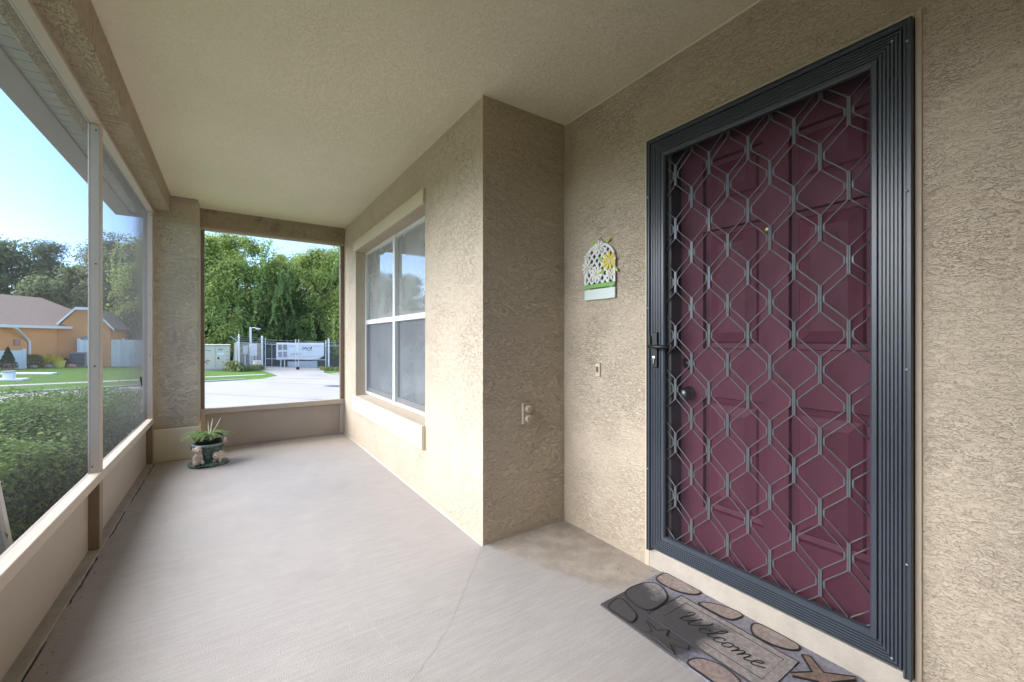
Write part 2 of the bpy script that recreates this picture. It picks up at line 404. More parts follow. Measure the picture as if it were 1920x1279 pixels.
# door wall with its opening
DY0, DY1, DZ0, DZ1 = .366, 1.373, .095, 2.145
w = MB()
w.box(XD, XD+.2, DY1, YC+.196, 0, H); w.box(XD, XD+.2, YN, DY0, 0, H)
w.box(XD, XD+.2, DY0, DY1, DZ1, H)
dwall = w.build('stucco_wall', 'stucco_rough')
tag(dwall, 'tan stucco front wall around the dark security door', 'wall')
MB().box(XD-.004, XD+.2, DY0, DY1, 0, DZ0).build('threshold', 'threshold', dwall, bevel=.004, label='cream painted concrete step under the door')
t = MB()
for (y0, y1, z0, z1) in ((1.3625, 1.388, 0.0, 2.155), (.360, .3765, 0.0, 2.155)):
    t.box(XD-.007, XD+.06, y0, y1, z0, z1)
t.box(XD-.007, XD+.06, .3765, 1.3625, 2.1345, 2.155)
t.build('door_trim', 'doortrim', dwall, bevel=.003)

M['edge'] = plain('pale_caulk_line', (.78, .71, .55), .6, .1, 30)
e_ = MB().box(XW-.004, XW+.002, YC-.004, 5.378, H-.007, H+.003); e_.build('caulk_line', 'edge', ceil)
MB().box(XD-.005, XD+.002, YN, YC-.001, H-.008, H+.003).build('caulk_line', 'edge', ceil)
M['edgefloor'] = plain('pale_floor_caulk', (.66, .62, .57), .7, .15, 20)
MB().box(XW-.008, XW+.002, YC-.006, 5.39, -.002, .004).build('caulk_line', 'edgefloor', floor, bevel=.002)
# pillar
p = thing('stucco_pillar', 'square tan stucco corner pillar at the far left of the porch', 'pillar', (-.455, 5.3, 0))
MB().box(-.66, -.25, 5.065, 5.6, .307, H).build('shaft', 'stucco_heavy', p, bevel=.012)
MB().box(-.665, -.245, 5.058, 5.606, 0, .307).build('plinth', 'plinth', p, bevel=.006)
# beams
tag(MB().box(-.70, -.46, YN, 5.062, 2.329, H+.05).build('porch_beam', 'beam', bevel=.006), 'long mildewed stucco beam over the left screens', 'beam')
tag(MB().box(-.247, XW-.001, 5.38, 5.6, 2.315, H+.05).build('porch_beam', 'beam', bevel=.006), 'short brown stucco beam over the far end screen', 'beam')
tag(MB().box(-.66, -.50, YN, .40, -.3, 2.328).build('stucco_wall', 'stucco'), 'unseen stucco wall added left of the camera to block light', 'wall')  # added out of view to keep near-left light off the return wall
tag(MB().box(-.66, XD+.2, YN-.2, YN-.001, -.3, H).build('stucco_wall', 'stucco'), 'unseen stucco wall added across the near end to shut out light', 'wall')  # added behind the camera to cut light coming from that side

# roof with eaves
rf = thing('porch_roof', 'roof eave with ribbed soffit and brown fascia outside the left screens', 'roof', (-.85, 2, H))
def soffit_piece(y0, y1): return MB().box(-.885, -.70, y0+.003, y1-.003, 2.515, 2.527)
ys = np.arange(-3.95, 6.05, .10)
first = None
for y in ys:
    if first is None:
        first = soffit_piece(y, y + .10).build('soffit_slat', 'soffit', rf); y_first = y
    else: inst(first, (0, y - y_first, 0))
MB().box(-.70, 8, 5.65, 6.05, 2.515, 2.527).build('end_soffit', 'soffit', rf)
MB().box(-.9, 8.2, -4.0, 6.1, 2.56, 2.60).build('roof_deck', 'gutter', rf)
f = MB(); f.box(-1.03, -.885, -4.15, 6.18, 2.50, 2.62); f.box(-.885, 8.3, 6.05, 6.18, 2.50, 2.62)
f.build('fascia', 'gutter', rf, bevel=.006)
e = [(-1.06,-4.18),(8.4,-4.18),(8.4,6.22),(-1.06,6.22)]
MB().add([(x,y,2.622) for x,y in e] + [(2.8,.6,4.2),(4.6,2.8,4.2)], [(3,2,1,0),(0,1,4),(1,2,5,4),(2,3,5),(3,0,4,5)]).build('shingles', 'shingle', rf)
# unlit rooms behind the window and door
b = MB(); b.box(1.36,8.0,5.4,5.6,-.3,H+.04); b.box(7.8,8.0,-3.6,5.4,-.3,H+.04); b.box(1.96,7.8,-3.8,-3.6,-.3,H+.04); b.box(1.96,7.8,2.0,2.2,-.3,H+.04)
b.box(1.37,7.8,2.215,5.4,2.45,2.495); b.box(1.37,7.8,2.215,5.4,-.25,-.02); b.box(1.97,7.8,-3.59,2.0,2.45,2.495)
tag(b.build('interior_room', 'room'), kind='structure')

# ------------------------------------------------------------------ the window
wd = thing('window', 'white framed four pane window with cream bands in the long wall', 'window', (1.27, 3.84, .53))
WX = 1.268
y0, y1, z0, z1 = 2.842, 4.838, .538, 2.12
ym, zm = (y0+y1)/2, 1.335
MB().box(XW-.022, XW-.0005, y0-.005, 4.86, 2.12, 2.225).build('lintel_band', 'trim', wd, bevel=.004)
MB().box(XW-.030, XW-.0005, y0-.005, 4.87, .355, .525).build('sill_band', 'trim', wd, bevel=.005)
fr = MB(); fw = .030
fr.box(WX, WX+.06, y0+.001, y0+fw, z0, z1-.001); fr.box(WX, WX+.06, y1-fw, y1-.001, z0, z1-.001)
fr.box(WX, WX+.06, y0+fw, y1-fw, z0, z0+fw); fr.box(WX, WX+.06, y0+fw, y1-fw, z1-fw, z1-.001)
frame = fr.build('window_frame', 'white', wd, bevel=.003)
MB().box(WX-.006, WX+.06, ym-.028, ym+.028, z0+.001, z1-.002).build('mullion', 'white', wd, bevel=.003)
for a, c in ((y0+fw, ym-.028), (ym+.028, y1-fw)):
    MB().box(WX-.003, WX+.045, a+.0005, c-.0005, zm-.024, zm+.024).build('meeting_rail', 'white', wd, bevel=.003)
    up = MB(); lo = MB()
    MB().box(WX+.030, WX+.034, a, c, zm+.024, z1-fw).build('pane', 'glass', wd)
    s = MB(); q = .022
    s.box(WX+.012, WX+.028, a+.001, a+q, z0+fw, zm-.024); s.box(WX+.012, WX+.028, c-q, c-.001, z0+fw, zm-.024); s.box(WX+.012, WX+.028, a+q, c-q, z0+fw, z0+fw+.045)
    s.build('lower_sash', 'greyplastic', wd, bevel=.002)
    MB().box(WX+.034, WX+.038, a, c, z0+fw, zm-.024).build('pane', 'glass', wd)
    MB().add([(WX+.006, a, z0+fw), (WX+.006, c, z0+fw), (WX+.006, c, zm-.024), (WX+.006, a, zm-.024)], [(0,1,2,3)]).build('insect_screen', 'winscreen', wd, fix=False)
bl = thing('vertical_blind', 'pale vertical blinds hanging behind the white window', 'blind', (1.348, 3.84, 2.09))
sl = None
for k in range(22):
    yy = y0 + .052 + k * .09
    if sl is None:
        a = R(8); sl = MB().add([(1.348-.045*math.sin(a), yy-.045*math.cos(a), .60),(1.348+.045*math.sin(a), yy+.045*math.cos(a), .60),
             (1.348+.045*math.sin(a), yy+.045*math.cos(a), 2.085),(1.348-.045*math.sin(a), yy-.045*math.cos(a), 2.085),
             (1.350-.045*math.sin(a), yy-.045*math.cos(a), .60),(1.350+.045*math.sin(a), yy+.045*math.cos(a), .60),
             (1.350+.045*math.sin(a), yy+.045*math.cos(a), 2.085),(1.350-.045*math.sin(a), yy-.045*math.cos(a), 2.085)],
             [(0,1,2,3),(7,6,5,4),(0,4,5,1),(1,5,6,2),(2,6,7,3),(3,7,4,0)]).build('blind_slat', 'blind', bl); s0 = yy
    else: inst(sl, (0, yy - s0, 0))
MB().box(1.335, 1.358, y0+.005, y1-.005, 2.088, 2.117).build('head_rail', 'white', bl)

# ------------------------------------------------------------------ screen enclosures
def ls(name, label): return thing(name, label, 'screen', (-.605, 2, 0))
sw = ls('screen_wall', 'beige framed insect screens along the left side of the porch')
XI = -.582
MB().box(-.630, XI+.008, .402, 5.055, 2.303, 2.328).build('header_rail', 'alum', sw, bevel=.003)
MB().box(-.634, XI+.006, .402, 5.055, .375, .425).build('chair_rail', 'alum', sw, bevel=.004)
for (ya, yb) in ((3.12, 3.19), (4.99, 5.055), (1.15, 1.22), (.403, .47)):
    MB().box(-.628, XI, ya, yb, .425, 2.303).build('post', 'post', sw, bevel=.003)
    MB().box(-.628, XI, ya, yb, .012, .375).build('lower_post', 'brownframe', sw, bevel=.003)  # same post, coloured darker brown below the rail
pc = [(.47,1.15),(1.22,3.12),(3.19,4.99)]
for ya, yb in pc:
    MB().box(-.634, -.627, ya, yb, .012, .375).build('kick_panel', 'kick', sw)
    MB().add([(-.618, ya, .425),(-.618, yb, .425),(-.618, yb, 2.303),(-.618, ya, 2.303)], [(0,1,2,3)]).build('insect_screen', 'screen', sw, fix=False)
    sc = MB()
    for yy in (ya + .03, yb - .03):
        for z in (2.315,): sc.ball((XI+.0075, yy, z), .004, n=6, m=4)
    sc.build('screw', 'brass', sw)
M['plate'] = plain('grimy_base_plate', (.33, .29, .25), .7, .35, 14, bump=.003, bscale=40)
MB().box(-.640, -.578, .402, 5.055, .0006, .012).build('base_plate', 'plate', sw, bevel=.003)
es = thing('screen_wall', 'brown framed insect screen with kick panel across the far end', 'screen', (.45, 5.42, 0))
MB().box(-.245, XW-.002, 5.40, 5.45, 2.283, 2.314).build('header_rail', 'alum', es, bevel=.003)
MB().box(-.245, XW-.002, 5.39, 5.455, .365, .420).build('chair_rail', 'alum', es, bevel=.004)
for xa, xb in ((-.247, -.216), (1.118, XW-.002)):
    MB().box(xa, xb, 5.40, 5.45, .420, 2.283).build('post', 'brownframe', es, bevel=.003)
    MB().box(xa, xb, 5.40, 5.45, .010, .365).build('lower_post', 'alum', es, bevel=.003)
MB().box(-.216, 1.118, 5.432, 5.440, .012, .365).build('kick_panel', 'kick', es)
MB().box(-.240, XW-.004, 5.392, 5.45, .0006, .012).build('base_plate', 'plate', es, bevel=.003)
MB().add([(-.216, 5.44, .42),(1.118, 5.44, .42),(1.118, 5.44, 2.283),(-.216, 5.44, 2.283)], [(0,1,2,3)]).build('insect_screen', 'screen_clear', es, fix=False)

for yf, xm_ in ((3.12, -.605), (4.99, -.605)):
    for z in (.46, 1.0, 1.55, 2.27):
        MB().ball((xm_ + .008*math.sin(z*9), yf-.0005, z), .0045, .003, .0045, 6, 4).build('screw', 'darkmark', sw)
# floor cracks
def ribbon(pts, w, z):
    b = MB(); n = len(pts); L = []
    for i, (x, y) in enumerate(pts):
        a = pts[max(0,i-1)]; c = pts[min(n-1,i+1)]; d = Vector((c[0]-a[0], c[1]-a[1])).normalized()
        ww = w * (.35 + .65 * random.random()) * (.3 if i in (0, n-1) else 1)
        L.append([(x - d.y*ww, y + d.x*ww, z), (x + d.y*ww, y - d.x*ww, z)])
    for i in range(n-1): b.add([L[i][0], L[i][1], L[i+1][1], L[i+1][0]], [(0,1,2,3)])
    return b
def jag(pts, n, j):
    o = []
    for (a, c) in zip(pts[:-1], pts[1:]):
        for k in range(n): o.append((a[0]+(c[0]-a[0])*k/n + random.uniform(-j,j), a[1]+(c[1]-a[1])*k/n + random.uniform(-j,j)))
    return o + [pts[-1]]
M['crack'] = plain('crack_grey', (.345, .32, .30), .9, .2)  # plain grey for the thin crack strips
M['scratch'] = plain('pale_scratch', (.56, .53, .50), .8, .1)
ribbon(jag([(1.138,1.984),(.935,1.756),(.825,1.637),(.736,1.532),(.611,1.427),(.5,1.347),(.42,1.28)], 7, .006), .0010, .0007).build('floor_crack', 'crack', floor)
ribbon(jag([(1.187,1.668),(1.274,1.609),(1.342,1.492)], 5, .006), .0014, .0007).build('floor_crack', 'crack', floor)
ribbon(jag([(.481,1.878),(.47,1.751),(.482,1.612),(.52,1.497)], 6, .002), .0009, .0007).build('floor_scratch', 'scratch', floor)
ribbon(jag([(.40,1.80),(.395,1.73),(.40,1.66)], 5, .002), .001, .0007).build('floor_scratch', 'scratch', floor)

N = 150; t1 = rng.random(N) < .6
lx = np.where(t1, -.565 + np.abs(rng.normal(size=N))*.035, 1.74 - np.abs(rng.normal(size=N))*.16); ly = np.where(t1, rng.uniform(1.5, 5.0, N), rng.uniform(1.32, 2.0, N))
lit = MB()
for x_, y_ in zip(lx, ly):
    s_ = random.uniform(.0015, .006); a_ = random.uniform(0, 6.28); c_, q_ = math.cos(a_)*s_, math.sin(a_)*s_
    lit.add([(x_-c_, y_-q_, .0008), (x_+q_*.5, y_-c_*.5, .0022), (x_+c_, y_+q_, .0012), (x_-q_*.5, y_+c_*.5, .0009)], [(0,1,2,3)])
M['litter'] = plain('dry_leaf_litter', (.10, .07, .045), .9, .4, 200)
tag(lit.build('leaf_litter', 'litter'), kind='stuff')
M['gap'] = plain('dark_joint', (.05, .04, .034), .95, .3)
for ya, yb in ((1.2, 2.3), (2.55, 3.05), (3.3, 3.75), (3.9, 4.5), (4.62, 5.04)):
    ribbon(jag([(-.574, ya), (-.573, (ya+yb)/2), (-.574, yb)], 9, .003), .0045, .0009).build('floor_joint', 'gap', floor)
# ------------------------------------------------------------------ security screen door
sdn = thing('security_door', 'dark slate security screen door with diamond grille over the burgundy door', 'door', (XD, .87, .095))
LY0, LY1, LZ0, LZ1 = .402, 1.338, .112, 2.108     # the leaf
def profile_side(a, b, inward, prof):
    """sweep prof [(u,v)] (u inward from the outer edge, v out of the wall) from corner a to b with 45 degree mitres. a,b: (y,z)"""
    A = Vector(a); B = Vector(b); t = (B - A).normalized(); n = Vector(inward)
    ra_, rb_ = [], []
    for u, v in prof:
        pa = A + n*u + t*u; pb = B + n*u - t*u
        ra_.append((XD - v, pa.x, pa.y)); rb_.append((XD - v, pb.x, pb.y))
    return MB().loft([ra_, rb_], cap=True, closed=True)
prof = [(0, .0), (0, .020)]
for k in range(6):
    u = .001 + k * .0096
    prof += [(u, .0250), (u + .0056, .0250), (u + .0066, .0185), (u + .0088, .0185)]
prof += [(.059, .018), (.061, .027), (.073, .027), (.079, .020), (.080, .0)]
cn = [(LY1, LZ0), (LY0, LZ0), (LY0, LZ1), (LY1, LZ1)]
for i, (nm, inw) in enumerate((('bottom_rail', (0, 1)), ('stile', (1, 0)), ('top_rail', (0, -1)), ('stile', (-1, 0)))):
    profile_side(cn[i], cn[(i+1) % 4], inw, prof).build(nm, 'secframe', sdn)
zp = [(0, -.01), (0, .030), (.002, .033), (.006, .033), (.007, .029), (.013, .029), (.014, .033), (.018, .033), (.0215, .027), (.0215, -.01)]
OY0, OY1, OZ0, OZ1 = .3775, 1.3615, .095, 2.1335
def frame_leg(y_out, sgn, z0, z1):
    r0 = [(XD - v, y_out + sgn*u, z0) for u, v in zp]; r1 = [(XD - v, y_out + sgn*u, z1 - u) for u, v in zp]
    return MB().loft([r0, r1])
frame_leg(OY1, -1, OZ0, OZ1).build('outer_frame', 'secframe', sdn)
frame_leg(OY0, 1, OZ0, OZ1).build('outer_frame', 'secframe', sdn)
MB().loft([[(XD - v, OY1 - u, OZ1 - u) for u, v in zp], [(XD - v, OY0 + u, OZ1 - u) for u, v in zp]]).build('outer_frame', 'secframe', sdn)
sc = MB()
for y, z in ((.388, .45), (.388, 1.05), (.388, 1.6), (.388, 2.06), (1.351, .5), (1.351, 1.3), (1.351, 1.85)): sc.ball((XD-.033, y, z), .004, n=6, m=4)
for y, z in ((.425, 2.085), (.425, .135)): sc.ball((XD-.0245, y, z), .004, n=6, m=4)
sc.build('screw', 'galv', sdn)
IY0, IY1, IZ0, IZ1 = .482, 1.258, .192, 2.028      # grille opening
cols = [.541 + .0838 * i for i in range(-1, 10)]
PZ = .2537
def clipseg(p, q):
    (y0_, z0_), (y1_, z1_) = p, q; t0, t1 = 0.0, 1.0
    for d, lo, hi, s0_ in ((y1_-y0_, IY0, IY1, y0_), (z1_-z0_, IZ0, IZ1, z0_)):
        if abs(d) < 1e-9:
            if s0_ < lo or s0_ > hi: return None
        else:
            a, b_ = (lo - s0_)/d, (hi - s0_)/d
            if a > b_: a, b_ = b_, a
            t0, t1 = max(t0, a), min(t1, b_)
    if t0 >= t1: return None
    return ((y0_+(y1_-y0_)*t0, z0_+(z1_-z0_)*t0), (y0_+(y1_-y0_)*t1, z0_+(z1_-z0_)*t1))
GXp = XD - .006
def wire(i, rod_left):
    """zigzag between column i and i+1: long straight run on one, short on the other"""
    a = .400 + (PZ/2 if (i % 2) else 0); c = a + PZ/2
    pts = []
    ha, hc = (.049, .013) if rod_left else (.013, .049)
    oa, oc = (.0032, -.0122) if rod_left else (.0122, -.0032)
    for k in range(-2, 8):
        pts += [(cols[i+1]+oa, a+PZ*k-ha), (cols[i+1]+oa, a+PZ*k+ha), (cols[i+2]+oc, c+PZ*k-hc), (cols[i+2]+oc, c+PZ*k+hc)]
    rp2 = [pts[0]]
    for k in range(1, len(pts)-1):
        a0, b0, c0 = Vector(pts[k-1]), Vector(pts[k]), Vector(pts[k+1]); q0 = min(.007, (a0-b0).length*.45, (c0-b0).length*.45)
        u0, w0 = b0 + (a0-b0).normalized()*q0, b0 + (c0-b0).normalized()*q0; m0 = (u0+w0)*.25 + b0*.5
        rp2 += [tuple(u0), tuple(m0), tuple(w0)]
    pts = rp2 + [pts[-1]]
    xx = GXp - .001 if rod_left else GXp + .0025
    mb = MB(); run = []
    for p_, q_ in zip(pts[:-1], pts[1:]):
        s_ = clipseg(p_, q_)
        if s_ is None:
            if len(run) > 1: mb.tube([(xx, y, z) for y, z in run], .0029, 6)
            run = []; continue
        if run and abs(run[-1][0]-s_[0][0]) + abs(run[-1][1]-s_[0][1]) < 1e-6: run.append(s_[1])
        else:
            if len(run) > 1: mb.tube([(xx, y, z) for y, z in run], .0029, 6)
            run = [s_[0], s_[1]]
    if len(run) > 1: mb.tube([(xx, y, z) for y, z in run], .0029, 6)
    return mb
for i in range(-1, 9):
    for rl in (True, False):
        mb = wire(i, rl)
        if mb.v: mb.build('grille_wire', 'grille', sdn, smooth=True)
clip0 = None
for i in range(0, 9):
    for k in range(-1, 8):
        z = .400 + PZ*k + (PZ/2 if i % 2 else 0); y = cols[i+1]
        if not (IZ0+.02 < z < IZ1-.02): continue
        if clip0 is None:
            cb = MB(); cb.tube([(GXp-.001, y-.0122, z-.013), (GXp-.001, y-.0122, z+.013)], .0036, 8); cb.tube([(GXp-.001, y+.0122, z-.013), (GXp-.001, y+.0122, z+.013)], .0036, 8)
            cb.tube([(GXp-.002, y-.0030, z-.049), (GXp-.002, y-.0030, z+.049)], .0036, 8); cb.tube([(GXp-.002, y+.0030, z-.049), (GXp-.002, y+.0030, z+.049)], .0036, 8)
            cb.box(GXp+.000, GXp+.003, y-.010, y+.010, z-.008, z+.008)
            clip0 = cb.build('grille_clip', 'clip', sdn, smooth=False); cy0, cz0 = y, z
        else: inst(clip0, (0, y-cy0, z-cz0))
MB().add([(XD+.004, IY0-.004, IZ0-.004),(XD+.004, IY1+.004, IZ0-.004),(XD+.004, IY1+.004, IZ1+.004),(XD+.004, IY0-.004, IZ1+.004)], [(0,1,2,3)]).build('fly_mesh', 'doormesh', sdn, fix=False)
hp = MB().box(XD-.036, XD-.0225, 1.295, 1.325, 1.005, 1.179).build('handle_plate', 'black', sdn, bevel=.003)
lv = MB(); lv.tube([(XD-.036,1.31,1.108),(XD-.070,1.31,1.108)], .009, 10); lv.tube([(XD-.070,1.318,1.108),(XD-.072,1.27,1.108),(XD-.068,1.205,1.107)], [.009,.0085,.0075], 10)
lv.build('lever_handle', 'black', sdn, smooth=True)
ck = MB().disc_x((XD-.036,1.311,1.052), [(.009,0),(.009,.004),(.002,.005)]); ck.box(XD-.041, XD-.036, 1.308, 1.314, 1.026, 1.048); ck.build('lock_cylinder', 'steel', sdn)
MB().box(XD-.038, XD-.030, 1.333, 1.343, 1.10, 1.16).build('strike_plate', 'black', sdn)
# jamb lining, left side widened as a dark strip for shade on the door
j = MB(); j.box(XD+.0005, XD+.2, 1.240, 1.3615, .0955, 2.13); j.box(XD+.0005, XD+.2, .3775, .348+.03, .0955, 2.13); j.box(XD+.03, XD+.2, .378, 1.240, 2.075, 2.13)
j.build('door_jamb_and_shade', 'jamb', dwall)
# burgundy six panel door
fd = thing('front_door', 'burgundy six panel front door behind the security grille', 'door', (1.84, .81, .1))
FX, FY0, FY1, FZ0, FZ1 = 1.835, .382, 1.238, .10, 2.07
sl_ = MB()
st = [(FY0, FY0+.115), (FY0+.115+.265, FY1-.115-.265), (FY1-.115, FY1)]
pz = [(.36, .88), (1.10, 1.645), (1.755, 1.965)]
rails = [(FZ0, .36), (.88, 1.10), (1.645, 1.755), (1.965, FZ1)]
for a, c in st: sl_.box(FX, FX+.04, a, c, FZ0, FZ1)
pyr = [(st[0][1], st[1][0]), (st[1][1], st[2][0])]
for a, c in pyr:
    for q, r_ in rails: sl_.box(FX, FX+.04, a, c, q, r_)
sl_.build('door_leaf', 'door', fd)
for a, c in pyr:
    for q, r_ in pz:
        def rect(m, x): return [(x, a+m, q+m), (x, c-m, q+m), (x, c-m, r_-m), (x, a+m, r_-m)]
        MB().loft([rect(0, FX+.0005), rect(.004, FX+.018), rect(.026, FX+.022), rect(.034, FX+.014), rect(.074, FX+.001), rect(.080, FX+.001)], cap=False).add(rect(.080, FX+.001), [(0,1,2,3)]).build('panel', 'door', fd)
MB().disc_x((FX, .84, 1.596), [(.014,0),(.014,.003),(.010,.006),(.004,.006)]).build('peephole', 'brass', fd, smooth=True)
MB().disc_x((FX, 1.193, .885), [(.034,0),(.032,.006),(.014,.010),(.012,.030),(.028,.042),(.031,.054),(.024,.064),(.004,.067)]).build('door_knob', 'knob', fd, smooth=True)
MB().disc_x((FX, 1.193, 1.03), [(.032,0),(.030,.012),(.010,.014),(.008,.022)]).build('deadbolt', 'knob', fd, smooth=True)

# ------------------------------------------------------------------ wall plaque
pq = thing('wall_plaque', 'white arched lattice plaque with daisies hanging left of the door', 'wall ornament', (XD, 1.69, 1.5))
PA, PB = 1.815, 1.372           # left edge (Y) and bottom (Z)
def pl(a, b_, d=0): return (XD - .010 - d, PA - a, PB + b_)
def strip(mb, p_, q_, w, d0, d1):
    v = Vector((q_[0]-p_[0], q_[1]-p_[1])).normalized(); n_ = Vector((-v.y, v.x)) * w
    poly = [(p_[0]+n_.x, p_[1]+n_.y), (q_[0]+n_.x, q_[1]+n_.y), (q_[0]-n_.x, q_[1]-n_.y), (p_[0]-n_.x, p_[1]-n_.y)]
    mb.add([pl(*k, d0) for k in poly] + [pl(*k, d1) for k in poly], [(0,1,2,3),(7,6,5,4),(0,4,5,1),(1,5,6,2),(2,6,7,3),(3,7,4,0)])
AW, AB, AS = .235, .088, .215    # width, base, spring line
arch = [(.006, AB)] + [(.006, AS)] + [(AW/2 - (AW/2-.006)*math.cos(t_), AS + .098*math.sin(t_)) for t_ in np.linspace(0, math.pi, 19)][1:] + [(AW-.006, AB)]
M['gap_shade'] = plain('lattice_gap_shade', (.06, .07, .05), .7, .2)  # dark sheet added behind the lattice to paint the shade in its gaps
na_ = len(arch); MB().add([pl(*k, -.006) for k in arch] + [pl(*k, -.003) for k in arch], [tuple(range(na_)), tuple(range(2*na_-1, na_-1, -1))] + [(i,(i+1)%na_,na_+(i+1)%na_,na_+i) for i in range(na_)]).build('gap_shade', 'gap_shade', pq)
am = MB()
for p_, q_ in zip(arch[:-1], arch[1:]): strip(am, p_, q_, .0075, 0, .007)
am.build('arch_frame', 'white', pq)
lm = MB()
def inside(a, b_): return AB < b_ and .006 < a < AW-.006 and (b_ < AS or ((a-AW/2)/(AW/2))**2 + ((b_-AS)/.098)**2 < 1)
for sgn in (1, -1):
    for k in np.arange(-.5, .6, .052):
        pts = [(a, k + sgn*1.25*a + (.0 if sgn > 0 else .30)) for a in np.linspace(0, AW, 60)]
        ins = [p_ for p_ in pts if inside(*p_)]
        if len(ins) > 4: strip(lm, ins[0], ins[-1], .0062, .0015 if sgn > 0 else .0012, .0055 if sgn > 0 else .0052)
lm.build('lattice', 'white', pq)
M['plaque'] = plain('pale_mint_enamel', (.72, .80, .76), .35, .03)
M['greenenamel'] = plain('green_enamel', (.22, .48, .13), .4, .06)
M['leafenamel'] = plain('lime_enamel', (.36, .56, .10), .4, .1)
M['daisy'] = plain('white_enamel', (.80, .80, .74), .35, .04)
M['yellowenamel'] = plain('yellow_enamel', (.74, .60, .10), .35, .08)
M['daisyeye'] = plain('cream_enamel', (.62, .58, .34), .4, .05)
MB().box(XD-.020, XD-.008, PA-AW, PA, PB+.066, PB+.090).build('green_bar', 'greenenamel', pq, bevel=.002)
MB().box(XD-.018, XD-.008, PA-AW, PA, PB, PB+.060).build('name_board', 'plaque', pq, bevel=.002)
def petals(name, a, b_, r, n, mat, d, ph=0):
    for k in range(n):
        t_ = ph + 2*math.pi*k/n; m = MB(); c = math.cos(t_); s_ = math.sin(t_); rr = []
        poly = [(.15,.05),(.55,.16),(.85,.15),(1.0,.0),(.85,-.15),(.55,-.16),(.15,-.05)]
        pp = [(a + r*(x*c - y*s_), b_ + r*(x*s_ + y*c)) for x, y in poly]
        m.add([pl(*q, d) for q in pp] + [pl(*q, d+.003) for q in pp], [tuple(range(7)), tuple(range(13,6,-1))] + [(i,(i+1)%7,7+(i+1)%7,7+i) for i in range(7)])
        m.build('petal', mat, FL)
for (a, b_, r, mat, n) in ((.120,.295,.042,'daisy',8),(.023,.190,.044,'daisy',8),(.098,.145,.050,'daisy',9),(.195,.207,.054,'yellowenamel',9),(.200,.130,.034,'daisy',7),(.025,.255,.026,'daisy',7)):
    FL = MB().add([pl(a + .16*r*math.cos(k*.7854*1), b_ + .16*r*math.sin(k*.7854), .009) for k in range(8)] + [pl(a + .24*r*math.cos(k*.7854*1), b_ + .24*r*math.sin(k*.7854), .013) for k in range(8)],
         [tuple(range(8)), tuple(range(15,7,-1))] + [(i,(i+1)%8,8+(i+1)%8,8+i) for i in range(8)]).build('yellow_flower' if n == 9 and mat != 'daisy' else 'daisy', 'daisyeye', pq)
    petals('petal', a, b_, r, n, mat, .009, a*40)
for (a, b_, ang, L) in ((.150,.172,-2.0,.05),(.148,.215,2.6,.045),(.165,.318,.3,.045),(.085,.315,2.7,.045),(.235,.165,-.9,.035)):
    m = MB(); c = math.cos(ang); s_ = math.sin(ang)
    pp = [(a + L*(x*c-y*s_), b_ + L*(x*s_+y*c)) for x, y in ((0,0),(.35,.28),(1,0),(.35,-.28))]
    m.add([pl(*q, .007) for q in pp] + [pl(*q, .009) for q in pp], [(0,1,2,3),(7,6,5,4),(0,4,5,1),(1,5,6,2),(2,6,7,3),(3,7,4,0)]); m.build('leaf', 'leafenamel', pq)
MB().tube([pl(.075,.305),pl(.118,.352,-.004),pl(.165,.305)], .0012, 5).build('hanging_wire', 'black', pq)
for a in (.03, .2): MB().tube([pl(a,.058,.003), pl(a,.070,.003)], .0015, 5).build('hook', 'steel', pq)

# doorbell
db = thing('doorbell', 'small ivory doorbell button between the corner and the door', 'doorbell', (XD, 1.715, .97))
MB().box(XD-.012, XD+.001, 1.699, 1.731, .932, 1.008).build('base_plate', 'ivory', db, bevel=.003)
MB().box(XD-.017, XD-.011, 1.708, 1.722, .955, .988).build('button', 'brass', db, bevel=.002)
# outdoor outlet
ol = thing('wall_outlet', 'beige outdoor outlet with two round covers on the shaded return wall', 'outlet', (1.455, YC, .705))
MB().box(1.425, 1.478, YC-.020, YC+.001, .643, .770).build('cover_plate', 'tanplastic', ol, bevel=.004)
for z in (.735, .678):
    rings = [[(1.458 + r*math.cos(2*math.pi*k/16), YC-.020-d, z + r*math.sin(2*math.pi*k/16)) for k in range(16)] for r, d in ((.021,0),(.022,.014),(.020,.022),(.014,.024),(.004,.024))]
    MB().loft(rings).build('round_cover', 'tanplastic', ol, smooth=False, bevel=.001)
    MB().box(1.452, 1.474, YC-.050, YC-.043, z+.012, z+.022).build('lid_tab', 'tanplastic', ol)

# ------------------------------------------------------------------ doormat
mt = thing('doormat', 'grey seashell welcome mat lying at the front door step', 'mat', (1.54, .9, 0))
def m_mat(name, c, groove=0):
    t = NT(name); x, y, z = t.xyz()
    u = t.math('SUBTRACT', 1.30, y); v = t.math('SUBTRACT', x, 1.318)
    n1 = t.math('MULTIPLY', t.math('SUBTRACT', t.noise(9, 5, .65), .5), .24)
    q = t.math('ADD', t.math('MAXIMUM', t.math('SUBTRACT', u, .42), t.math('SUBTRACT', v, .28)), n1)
    dark_part = t.ramp(q, -.05, .03, .93, 0)  # left and outer part of the mat is coloured darker
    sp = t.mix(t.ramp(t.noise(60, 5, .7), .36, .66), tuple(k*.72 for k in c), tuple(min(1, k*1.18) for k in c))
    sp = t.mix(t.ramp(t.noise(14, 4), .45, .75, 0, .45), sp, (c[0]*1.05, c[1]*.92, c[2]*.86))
    t.color(t.mix(dark_part, sp, (.046, .045, .047))); t.rough(.75); t.bump(t.noise(150, 3), .0015)
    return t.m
M['mat_field'] = m_mat('mat_field', (.25, .24, .285)); M['mat_shell'] = m_mat('mat_shell', (.315, .25, .225)); M['mat_star'] = m_mat('mat_star', (.24, .165, .13))
